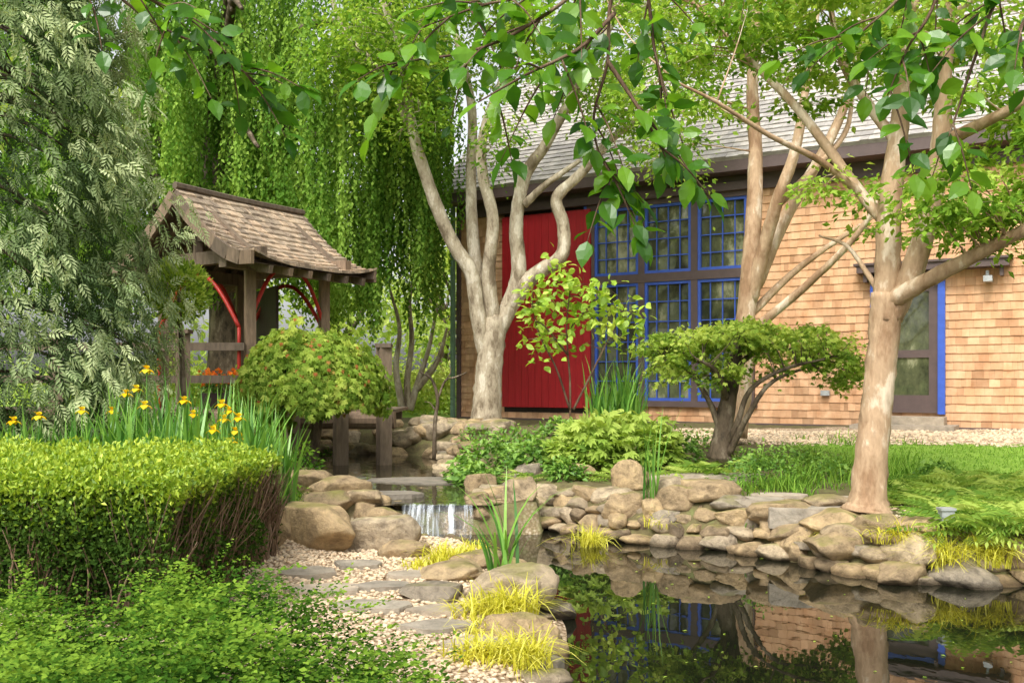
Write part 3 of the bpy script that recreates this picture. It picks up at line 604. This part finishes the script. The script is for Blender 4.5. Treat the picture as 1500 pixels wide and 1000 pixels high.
PP=np.vstack(PP);DD=np.vstack(DD);NN=np.vstack(NN);TT=np.concatenate(TT); k=PP[:,2]>1.16+.09*np.sin(PP[:,0]*8)-.5*(PP[:,0]<c[0]-.35); PP,DD,NN,TT=PP[k],DD[k],NN[k],TT[k]; n=len(PP)
leaves(lb,PP,DD+.35*rng.normal(size=(n,3)),NN+.4*rng.normal(size=(n,3)),.082*U(.7,1.3,n),TPALM,0,TT)
k=rng.random(n)<.03; leaves(lb,PP[k]+NN[k]*.03,DD[k],NN[k],.06,TPALM,1)
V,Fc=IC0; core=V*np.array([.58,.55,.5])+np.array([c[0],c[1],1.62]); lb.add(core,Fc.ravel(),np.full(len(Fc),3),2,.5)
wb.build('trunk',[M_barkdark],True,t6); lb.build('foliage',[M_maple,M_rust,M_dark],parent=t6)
t7=empty('weeping_cedar_tree'); wb=B();lb=B(); cx,cy=-5.75,9.9
tube(wb,[(cx,cy,.2),(cx,cy,5),(cx,cy,10)],[.25,.17,.05],8)
n=19000; z=.9+8.6*U(0,1,n)**1.2; a=U(-3.6,1.2,n)
rad=np.interp(z,[.5,1.2,2.3,4.2,5.5,10],[1.6,1.95,2.05,1.8,1.55,.1])*(1+.13*np.sin(a*4+z*2.2)+.10*np.sin(a*9-z*3.7)+.07*np.sin(a*3+z*6.1))
fr=U(.5,1.04,n)**.7; P=np.stack([cx+np.cos(a)*rad*fr,cy+np.sin(a)*rad*fr,z],-1)
out=np.stack([np.cos(a),np.sin(a),0*a],-1); Dd=out*U(.4,1.0,n)[:,None]+np.array([0,0,-.75])+.4*rng.normal(size=(n,3))
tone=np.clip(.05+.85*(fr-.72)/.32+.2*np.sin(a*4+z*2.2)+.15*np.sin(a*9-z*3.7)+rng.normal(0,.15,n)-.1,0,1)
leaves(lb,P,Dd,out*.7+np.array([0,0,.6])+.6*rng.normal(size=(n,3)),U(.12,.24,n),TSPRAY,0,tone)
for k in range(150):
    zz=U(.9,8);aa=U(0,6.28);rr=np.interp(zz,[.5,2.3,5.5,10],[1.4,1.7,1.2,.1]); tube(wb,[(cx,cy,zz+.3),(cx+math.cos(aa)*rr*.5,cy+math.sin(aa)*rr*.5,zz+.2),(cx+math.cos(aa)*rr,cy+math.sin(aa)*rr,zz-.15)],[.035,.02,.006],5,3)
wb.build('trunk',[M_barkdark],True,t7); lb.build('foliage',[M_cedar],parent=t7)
t8=empty('weeping_beech_tree'); wb=B();lb=B(); bx,by=-6.2,20.5
tube(wb,[(bx,by,.6),(bx+.1,by,3),(bx-.2,by,6),(bx+.3,by,9),(bx+.2,by,11)],[.45,.38,.33,.25,.15],10)
for k in range(26):
    a=U(0,6.28);r=U(2.5,5.5);z=U(5,9.5); e=(bx+math.cos(a)*r,by+math.sin(a)*r*.7,z-.5); tube(wb,[(bx,by,z-1.2),(bx+math.cos(a)*r*.5,by+math.sin(a)*r*.35,z+.2),e],[.14,.09,.03],6,5)
PP=[];DD=[];TT=[]
for k in range(290):
    x=U(-11.5,-1.45); y=U(17.6,22.5) if x<-2.4 else U(18.6,21.5); zt=U(4.3,10.8)
    if x>-2.6: zt=U(5.5,10.5)
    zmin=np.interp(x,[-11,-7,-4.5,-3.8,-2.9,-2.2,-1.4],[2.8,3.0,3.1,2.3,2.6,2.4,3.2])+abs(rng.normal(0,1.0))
    depthtone=np.interp(y,[17.6,22.5],[.25,-.2]); tone=np.clip(U(.2,.75)+depthtone,0,1); g=rng.integers(9,17)  # front tresses coloured lighter, rear darker, imitating front light and inner shade
    L0=U(2.5,5.5)
    for s in range(g):
        x0=x+rng.normal(0,.15);y0=y+rng.normal(0,.2); l=min(L0*U(.6,1.1),zt-zmin+U(-.3,.3)); 
        if l<.4: continue
        m=int(l/.06); t=np.arange(m)*.06; zs=zt+rng.normal(0,.15)-t
        sw=U(-.15,.15); p=np.stack([x0+sw*np.sin(t*.7)+rng.normal(0,.018,m),y0+rng.normal(0,.02,m),zs],-1); PP.append(p)
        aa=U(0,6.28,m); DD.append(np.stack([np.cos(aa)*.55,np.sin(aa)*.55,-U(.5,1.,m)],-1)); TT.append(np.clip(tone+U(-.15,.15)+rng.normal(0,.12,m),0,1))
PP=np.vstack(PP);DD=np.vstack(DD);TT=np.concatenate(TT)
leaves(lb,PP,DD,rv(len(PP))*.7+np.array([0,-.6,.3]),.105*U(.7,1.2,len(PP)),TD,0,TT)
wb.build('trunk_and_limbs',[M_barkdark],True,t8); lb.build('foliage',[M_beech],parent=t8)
wb=B();lb=B(); 
def bgtree(x,y,hh,r,n=24,nl=110,L=.28):
    tube(wb,[(x,y,.5),(x+U(-.3,.3),y,hh*.5),(x+U(-.5,.5),y,hh*.95)],[.25,.16,.05],6)
    for k in range(6):
        a=U(0,6.28); tube(wb,[(x,y,hh*U(.25,.6)),(x+math.cos(a)*r*.5,y+math.sin(a)*r*.5,hh*.65),(x+math.cos(a)*r*.8,y+math.sin(a)*r*.8,hh*.8)],[.1,.06,.02],5,3)
    crown(lb,wb,None,[((x,y,hh*.6),(r,r,hh*.42),n,r*.34,nl)],L,conn=False,flat=.9)
for (x,y,hh,r) in [(-16,27,11,4),(-11,31,12,4.5),(-6,33,9,4),(-1.5,35,7,3.),(-21,22,12,5),(-3,42,8,4),(2,40,8,4),(-25,14,12,5),(-20,8,11,5),(-16,2,11,5),(-12,14,9,3),(-22,-4,10,5),(12,-8,9,5),(22,18,12,5),(20,6,12,5),(-14,-16,8,5),(6,-18,8,5),(20,30,10,5)]: bgtree(x,y,hh,r)  # trees behind and left of the camera are unseen, added for window reflections
for k in range(24):
    x=U(-14,0); y=U(24,32); crown(lb,wb,None,[((x,y,1.3),(1.0,.8,.7),9,.5,80)],.16,conn=False,flat=.9)
o=lb.build('background_trees',[M_bg]); w=wb.build('background_tree_trunks',[M_barkdark],True); w.parent=o
t9=empty('overhanging_stewartia_branches'); wb=B();lb=B()
tube(wb,[(2.2,-1.2,.2),(2.1,-1.1,2),(1.7,-.8,3.6),(1.2,0,4.3)],[.16,.13,.11,.08],10)
def twig(l,r0,nsub=5,L=.086,den=1.0,sub=.3):
    p=[W(*q) for q in l]; P=tube(wb,p,np.linspace(r0,.0022,len(p)),6,8)
    def put(Q,step):
        seg=np.linalg.norm(np.diff(Q,axis=0),axis=1);cu=np.concatenate([[0],np.cumsum(seg)]); ss=np.arange(cu[-1]*.08,cu[-1],step/den)
        for i,s in enumerate(ss):
            q=np.array([np.interp(s,cu,Q[:,j]) for j in range(3)]); k=min(np.searchsorted(cu,s),len(Q)-1); k=max(k,1); t=norm(Q[k]-Q[k-1])
            sd=norm(np.cross(t,np.array([0,-.5,1.])+.4*rng.normal(size=3)))*(1 if i%2 else -1)
            d=norm(t*.5+sd*.9+np.array([0,0,-.15])+.3*rng.normal(size=3))
            pl=q+d*.012; leaves(lb,[pl],[d],[np.array([0,-.5,.8])+.5*rng.normal(size=3)],[L*U(.6,1.15)],TL,0)
        leaves(lb,[Q[-1]],[norm(Q[-1]-Q[-2])+np.array([0,0,-.2])],[np.array([0,-.4,.9])],[L],TL,0)
    put(P[len(P)//4:],.042)
    for k in range(nsub):
        i=int(len(P)*U(.2,.95)); i=min(max(i,1),len(P)-2); s=P[i]; t=norm(P[i+1]-P[i-1])
        d=norm(t*.6+rv(1)[0]*.8*np.array([1,.7,.6])+np.array([0,0,-.25])); l_=sub*U(.5,1.1)
        Q=tube(wb,[s,s+d*l_*.5+np.array([0,0,.01]),s+d*l_+np.array([0,0,-.06*l_])],[.004,.003,.0015],5,5); put(Q,.038)
dd=3.1
for l,ns in [([(940,-160,dd),(860,-30,dd),(770,40,dd),(690,75,dd),(600,90,dd),(560,105,dd)],8),([(900,-120,dd),(800,-20,3.2),(700,10,3.2),(620,40,3.2)],7),
    ([(930,-130,dd),(895,0,dd),(890,90,dd),(870,170,dd),(880,230,dd),(915,280,dd)],7),([(900,20,dd),(850,70,3.0),(770,110,2.9),(700,150,2.9)],5),
    ([(930,-130,dd),(950,0,3.2),(960,80,3.2),(980,150,3.2),(1000,210,3.2)],6),([(890,90,dd),(930,150,3.),(960,200,3.),(975,230,3)],3),
    ([(1400,-150,3.3),(1330,-20,3.3),(1270,40,3.3),(1235,70,3.3)],5),([(1400,-150,3.3),(1370,0,3.2),(1330,70,3.2),(1300,140,3.2)],5),([(1560,-150,3.2),(1470,-20,3.2),(1430,80,3.2),(1400,170,3.2),(1390,200,3.2)],6),([(1560,-150,3.1),(1540,-20,3.1),(1500,30,3.1),(1480,80,3.1)],4),
    ([(60,-160,3.6),(140,-40,3.6),(220,30,3.6),(300,70,3.6),(350,100,3.6),(385,130,3.6)],6),([(60,-160,3.6),(130,-60,3.5),(200,-10,3.5),(270,20,3.5),(320,50,3.5)],5),([(60,-160,3.6),(110,-50,3.5),(140,20,3.5)],1)]:
    twig(l,.008,ns)
top=[W(940,-160,dd),W(1400,-150,3.3),W(1560,-150,3.2)]
for q in top: tube(wb,[(1.2,0,4.3),(np.array([1.2,0,4.3])+q)/2+np.array([0,0,.35]),q],[.05,.03,.009],8)
q=W(60,-160,3.6); tube(wb,[(1.2,0,4.3),(-.2,1.5,4.6),(q[0]*.7,2.8,4.4),q],[.05,.035,.02,.009],8)
wb.build('twigs',[M_twig],True,t9); lb.build('leaves',[M_over],parent=t9)
b=B(); D=14.2; 
for l,r in (([(636,672,D),(637,620,D),(641,585,D),(632,555,D),(615,545,D)],[.035,.03,.026,.02,.008]),([(641,585,D),(652,558,D),(668,552,D),(684,545,D)],[.02,.016,.012,.006]),([(652,558,D),(660,545,D),(658,530,D)],[.012,.008,.004]),([(637,600,D),(630,590,D),(622,588,D)],[.012,.008,.005])): tube(b,pts(l),r,7,6,wob=.08)
b.build('bare_stem_shrub',[M_barkdark],True)
b=B(); D=23
for l in ([(600,600,D),(596,560,D),(603,500,D),(600,440,D),(612,380,D)],[(600,600,D),(612,560,D),(628,510,D),(640,450,D)],[(590,600,D),(580,540,D),(585,480,D),(570,420,D)],[(610,570,D),(640,530,D),(655,480,D)]): tube(b,pts(l),np.linspace(.1,.03,len(l)),7,6)
b.build('pale_stem_tree',[M_barkgrey],True)
# ------------------------------------------------------------- hedges
def hedge(name,x0,x1,y0,y1,zt,nT,nS,rot=0,bare=False):
    lb=B(); cx,cy=(x0+x1)/2,(y0+y1)/2; hx,hy=(x1-x0)/2,(y1-y0)/2; zb=.2
    def tr(P): 
        c,s=math.cos(rot),math.sin(rot); P=P.copy(); x=P[:,0].copy(); P[:,0]=cx+x*c-P[:,1]*s; P[:,1]=cy+x*s+P[:,1]*c; return P
    def sag(x,y):
        ed=np.minimum(hx-abs(x),hy-abs(y)); return -.12*np.exp(-np.maximum(ed,0)/.15)+.03*np.sin(x*4+1)*np.cos(y*5)+.018*np.sin(x*13+y*9)
    P=np.stack([U(-hx,hx,nT)*1.02,U(-hy,hy,nT)*1.03,zt-np.abs(rng.normal(0,.04,nT))],-1); P[:,2]+=sag(P[:,0],P[:,1])
    P[:,2]+=.07*(rng.random(nT)<.15)*rng.random(nT)
    leaves(lb,tr(P),np.array([0,0,1.])+.75*rng.normal(size=(nT,3)),rng.normal(size=(nT,3)),.03*U(.7,1.4,nT),TD,0,np.clip(.62+rng.normal(0,.22,nT),0,1))
    t=rng.random(nS); side=t<hx/(hx+hy); 
    sx=np.where(side,U(-hx,hx,nS),np.where(rng.random(nS)<.12,-hx,hx)); sy=np.where(side,np.where(rng.random(nS)<.88,-hy,hy),U(-hy,hy,nS))
    zz=zb+(zt-.06-zb)*U(0,1,nS)**.75; dep=np.abs(rng.normal(0,.08,nS)); 
    P=np.stack([sx,sy,zz],-1); P[:,:2]*=(1-dep/max(.3,min(hx,hy)))[:,None]; P[:,:2]*=(1+.035*np.sin(zz*11+sx*6)+.03*np.sin(sx*11+sy*9))[:,None]
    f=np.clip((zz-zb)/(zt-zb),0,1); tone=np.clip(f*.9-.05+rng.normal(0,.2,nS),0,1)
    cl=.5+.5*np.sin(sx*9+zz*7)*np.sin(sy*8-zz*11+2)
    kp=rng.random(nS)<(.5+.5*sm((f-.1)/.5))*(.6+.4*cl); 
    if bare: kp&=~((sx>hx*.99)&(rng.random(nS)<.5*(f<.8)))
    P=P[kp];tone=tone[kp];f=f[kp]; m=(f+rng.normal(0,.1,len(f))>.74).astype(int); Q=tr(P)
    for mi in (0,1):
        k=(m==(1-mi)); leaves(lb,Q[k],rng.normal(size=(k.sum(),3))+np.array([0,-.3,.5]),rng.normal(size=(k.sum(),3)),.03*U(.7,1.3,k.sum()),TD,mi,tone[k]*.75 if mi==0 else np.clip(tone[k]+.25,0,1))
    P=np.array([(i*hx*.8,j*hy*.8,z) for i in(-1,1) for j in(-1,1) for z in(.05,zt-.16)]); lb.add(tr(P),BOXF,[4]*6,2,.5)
    for k in range(520):
        if rng.random()<.4: x,y=U(-hx,hx),-hy*U(.82,.98)
        else: x,y=hx*U(.82,1.0),U(-hy,hy)
        h=zt-U(.1,.5); q=np.array([[x*.9+U(-.08,.08),y*.9,.15],[x*.96+U(-.06,.06),y*.96+U(-.06,.06),.15+(h-.15)*.5],[x+U(-.14,.14),y+U(-.14,.14),h]]); tube(lb,tr(q),[.007,.005,.002],4,3,3)
    lb.build(name,[M_hedge,M_hedged,M_dark,M_barkbr])
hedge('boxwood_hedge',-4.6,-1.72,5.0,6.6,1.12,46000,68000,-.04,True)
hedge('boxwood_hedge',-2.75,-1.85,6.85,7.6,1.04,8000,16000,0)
# ------------------------------------------------------------- foreground shrub
lb=B(); 
PP=[];DD=[];TT=[]; 
for k in range(5600):
    x=U(-2.4,.1);y=U(2.7,4.7); bumpy=.08*math.sin(x*9+y*5)+.05*math.sin(x*17-y*11)+.04*math.sin(x*5-y*8)
    top=np.interp(x,[-2.4,-1.8,-1.4,-1.1,-.85,-.6,-.3,0.],[.44,.46,.60,.68,.60,.52,.38,.24])*(1-.10*math.cos((y-3.7)*2.4))+bumpy
    if y>np.interp(x,[-2.4,-1.2,-.9,-.4,.1],[4.7,4.6,4.2,3.75,3.3]) or x>.2-.12*(y-2.7)**2: continue
    z=top*U(.45,1)**.5; a=U(0,6.28); l=U(.1,.26); m=int(l/.011); t=np.linspace(0,1,m); d=np.array([math.cos(a),math.sin(a),U(.1,.9)])
    p=np.array([x,y,z])+np.outer(t*l,d); p[:,2]-=.3*l*t**2; PP.append(p+rng.normal(0,.004,p.shape)); sg=np.where(np.arange(m)%2,1,-1)
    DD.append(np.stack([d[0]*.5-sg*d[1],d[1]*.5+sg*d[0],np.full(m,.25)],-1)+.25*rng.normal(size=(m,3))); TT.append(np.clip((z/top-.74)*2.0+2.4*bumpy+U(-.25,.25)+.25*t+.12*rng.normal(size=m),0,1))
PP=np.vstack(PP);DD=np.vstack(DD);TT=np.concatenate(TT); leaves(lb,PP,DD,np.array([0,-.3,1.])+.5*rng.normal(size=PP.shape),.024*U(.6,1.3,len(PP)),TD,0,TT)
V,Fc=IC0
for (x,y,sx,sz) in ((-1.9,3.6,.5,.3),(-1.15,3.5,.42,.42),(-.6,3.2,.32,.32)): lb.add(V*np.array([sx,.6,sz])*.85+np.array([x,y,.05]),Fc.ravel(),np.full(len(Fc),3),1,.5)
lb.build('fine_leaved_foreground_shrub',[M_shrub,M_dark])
# ------------------------------------------------------------- perennials
def mound(b,px,py,wpx,hpx,n,L,T=TD,mat=0,dep=1.):
    p=G(px,py); d=p[1]; rx=wpx/F*d/2; rz=hpx/F*d; a=U(0,6.283,n); ph=np.arccos(U(0,1,n)); r=U(.6,1.05,n)*(1+.1*np.sin(a*5))
    Nn=np.stack([np.sin(ph)*np.cos(a),np.sin(ph)*np.sin(a),np.cos(ph)],-1); P=np.array([p[0],p[1]+rx*dep*.8,p[2]])+Nn*np.array([rx,rx*dep,rz])*r[:,None]
    leaves(b,P,Nn*np.array([1,1,.1])+np.array([0,0,-.1])+.5*rng.normal(size=(n,3)),np.array([0,-.2,1.])+.4*rng.normal(size=(n,3)),L*U(.6,1.3,n),T,mat,np.clip(.15+.7*(r-.6)/.45*.6+.3*Nn[:,2]+rng.normal(0,.15,n),0,1))
b=B()
for a in [(680,712,60,45,450,.08),(720,700,110,60,800,.09),(790,690,100,50,700,.09),(760,660,90,35,400,.08),(1130,715,120,60,900,.05),(1220,705,60,40,300,.05),(1000,680,70,50,400,.07),(820,640,60,30,300,.08),(700,650,60,25,200,.07),(1030,660,50,30,200,.06),(830,705,60,35,300,.08),(700,715,80,35,400,.08),(1380,700,60,30,300,.06),(1160,690,90,40,500,.05),(1100,690,60,35,300,.05)]: mound(b,*a,TD,0,.6)
b.build('groundcover_planting',[M_ground])
b=B()
for a in [(880,695,130,85,520,.13),(950,690,120,80,480,.13),(905,650,110,45,350,.12),(850,660,70,40,200,.12),(830,690,70,50,200,.12)]: mound(b,*a,TPALM,0,.7)
b.build('oakleaf_hydrangea_shrub',[M_fern])
b=B()
for a in [(475,690,50,35,200,.06),(440,700,60,50,300,.06),(350,800,70,130,1600,.035),(330,770,80,90,900,.035),(420,740,60,30,200,.05),(400,700,60,50,300,.06)]: mound(b,*a,TD,0,.7)
b.build('streamside_shrub',[M_shrub])
b=B(); p=W(262,425,11.5); n=2600; v=rv(n); leaves(b,p+v*np.array([.36,.35,.36])*U(.5,1.05,n)[:,None],v+np.array([0,0,.3]),rv(n),.06*U(.7,1.2,n),TD,0); tube(b,[(p[0],p[1],.4),(p[0]+.05,p[1],1.4),p],[.05,.04,.02],6,5,1); b.build('clipped_arborvitae_shrub',[M_maple,M_barkdark])
def fern(b,px,py,n,L):
    p=G(px,py); a=U(0,6.28,n); el=U(.35,1.1,n); D_=np.stack([np.cos(a),np.sin(a),el],-1); N_=np.stack([-np.cos(a)*el,-np.sin(a)*el,np.ones(n)],-1)+.15*rng.normal(size=(n,3)); leaves(b,np.repeat([p],n,0)+rng.normal(0,.02,(n,3)),D_,N_,L*U(.7,1.2,n),TFERN,0)
b=B()
for k in range(46): fern(b,U(1345,1540),U(705,790),16,.4)
for k in range(8): fern(b,U(1000,1060),U(690,700),12,.35)
for k in range(6): fern(b,U(1300,1345),U(690,740),12,.35)
for k in range(7): fern(b,U(760,1000),U(700,712),10,.3)
b.build('fern_bed',[M_fern])
def clump(b,px,py,n,hpx,wid,lean,spread,mat=0,droop=1.,p=None):
    if p is None: p=G(px,py)
    P=np.repeat([p],n,0)+np.stack([rng.normal(0,spread,n),rng.normal(0,spread,n),np.full(n,-.02)],-1); blades(b,P,hpx/F*p[1]*U(.55,1.1,n),wid,lean,mat,droop=droop)
b=B()
for k in range(30): clump(b,0,0,9,U(50,140),.035,.3,.1,p=W(U(865,930),628,U(14.6,15.6)))
b.build('tall_iris_clump',[M_iris])
b=B()
for x,n,h in ((745,14,220),(732,10,180)): clump(b,x,862,n,h,.026,.55,.05)
b.build('pond_iris',[M_iris])
b=B(); clump(b,950,752,16,165,.022,.22,.05); b.build('pond_iris',[M_iris])
b=B()
for x,y,n,h in [(745,905,260,70),(700,900,120,45),(760,975,240,70),(700,965,150,50),(720,930,150,40),(865,800,150,40),(870,785,60,25),(655,828,260,42),(690,815,150,35),(620,832,80,25),(1380,832,260,60),(1455,826,280,60),(1310,795,180,42),(965,770,100,26),(1215,790,90,24),(1400,815,80,40),(1480,810,60,30)]:
    clump(b,x,y,n,h*1.25,.009,.95,.07,droop=1.3)
b.build('golden_sedge',[M_sedge])
b=B()
for k in range(60): clump(b,U(1080,1340),U(675,730),26,U(22,48),.012,.8,.08)
for k in range(14): clump(b,U(1160,1330),U(640,665),18,U(14,26),.012,.8,.1)
for k in range(24): clump(b,U(380,460),U(690,760),14,U(25,55),.012,.8,.06)
for k in range(26): clump(b,U(1000,1480),U(745,800),12,U(10,25),.01,.9,.05)
b.build('mondo_grass_border',[M_grass])
b=B(); n=26000; x=U(3.9,12,n);y=U(9.4,13.3,n); blades(b,np.stack([x,y,hgt(x,y)-.005],-1),U(.02,.045,n),.009,.5,0,seg=2); b.build('lawn_grass',[M_grass])
b=B()
for k in range(190):
    x=U(-4.9,-2.0); y=U(7.7,9.3)
    p=np.array([x,y,float(hgt(x,y))]); hh=U(.8,1.25) if x>-3.6 else U(.65,1.0)
    n=8; P=np.repeat([p],n,0)+rng.normal(0,.05,(n,3))*np.array([1,1,0]); blades(b,P,hh*U(.7,1.15,n),.038,.28,0)
for (px,py) in [(215,540),(212,592),(325,590),(283,605),(345,630),(318,625),(200,568),(340,645),(312,628),(57,608),(20,615),(270,585),(165,600),(300,650),(350,610),(328,612),(120,600),(185,575),(335,600),(352,640)]:
    d=U(7.7,8.6); q=W(px,py,d); tube(b,[(q[0]+U(-.05,.05),d+.02,.3),(q[0],d,.9),q],[.008,.007,.005],5,3,1)
    n=8; a=np.arange(n)*6.283/4+.3*U(0,1,n); up=np.where(np.arange(n)<5,-.5,.9); D_=np.stack([np.cos(a),np.sin(a),up],-1); leaves(b,np.repeat([q],n,0),D_,np.stack([np.cos(a)*.3,np.sin(a)*.3,np.ones(n)],-1),np.where(np.arange(n)<5,.07,.05),TL,2,ws=1.3)
b.build('yellow_flag_iris',[M_iris,M_iris,M_yel],)
b=B(); boxo(b,(-5.0,15.3,1.13),(.9,0,0),(0,.3,0),(0,0,.25),2)
n=600; P=np.stack([U(-5.05,-4.05,n),U(15.25,15.65,n),U(1.35,1.65,n)],-1); leaves(b,P,rv(n)+np.array([0,0,.6]),rv(n),.07,TD,0); n=200; P=np.stack([U(-5.05,-4.05,n),U(15.2,15.6,n),U(1.5,1.75,n)],-1); leaves(b,P,rv(n)+np.array([0,-.3,.5]),rv(n),.06,TPALM,1)
b.build('flower_planter_box',[M_ground,M_ora,M_darkwood])
b=B(); p=G(1386,772); boxo(b,p+np.array([-.05,-.04,0]),(.1,0,0),(0,.08,0),(0,0,.13)); boxo(b,p+np.array([-.06,-.05,.13]),(.12,0,0),(0,.1,0),(0,0,.02)); b.build('garden_spotlight',[M_metal])
b=B(); n=70; P=np.stack([U(.5,4,n),U(5,8.5,n),np.full(n,.004)],-1); a=U(0,6.28,n); leaves(b,P,np.stack([np.cos(a),np.sin(a),0*a],-1),np.array([0,0,1.]),U(.015,.035,n),TD,0); b.build('floating_leaf_litter',[M_lime])
# ------------------------------------------------------------- camera, light
cam=bpy.data.cameras.new('camera'); co=bpy.data.objects.new('camera',cam); scene.collection.objects.link(co); co.location=(0,0,H); co.rotation_euler=(math.radians(90),0,0)
cam.sensor_width=36; cam.lens=36*F/1500; cam.shift_y=.04; cam.clip_end=3000; cam.clip_start=.05; scene.camera=co
w=bpy.data.worlds.new('World'); scene.world=w; w.use_nodes=True; nt=w.node_tree; bgn=nt.nodes['Background']
sky=nt.nodes.new('ShaderNodeTexSky'); sky.sky_type='NISHITA'; sky.sun_disc=False; el,az=math.radians(50),math.radians(205)
sky.sun_elevation=el; sky.sun_rotation=az; sky.air_density=1; sky.dust_density=5; sky.ozone_density=.5
hs=nt.nodes.new('ShaderNodeHueSaturation'); hs.inputs['Saturation'].default_value=.15; hs.inputs['Value'].default_value=2.0; nt.links.new(sky.outputs[0],hs.inputs['Color']); nt.links.new(hs.outputs[0],bgn.inputs['Color']); bgn.inputs['Strength'].default_value=.15
sd=bpy.data.lights.new('sun','SUN'); sd.energy=2.2; sd.angle=math.radians(16); sd.color=(1,.94,.83); so=bpy.data.objects.new('sun',sd); scene.collection.objects.link(so)
from mathutils import Vector
dirv=Vector((math.sin(az)*math.cos(el),math.cos(az)*math.cos(el),math.sin(el))); so.rotation_euler=(-dirv).to_track_quat('-Z','Y').to_euler(); so.location=(0,0,20)
scene.view_settings.view_transform='Standard'; scene.view_settings.look='None'; scene.view_settings.exposure=0
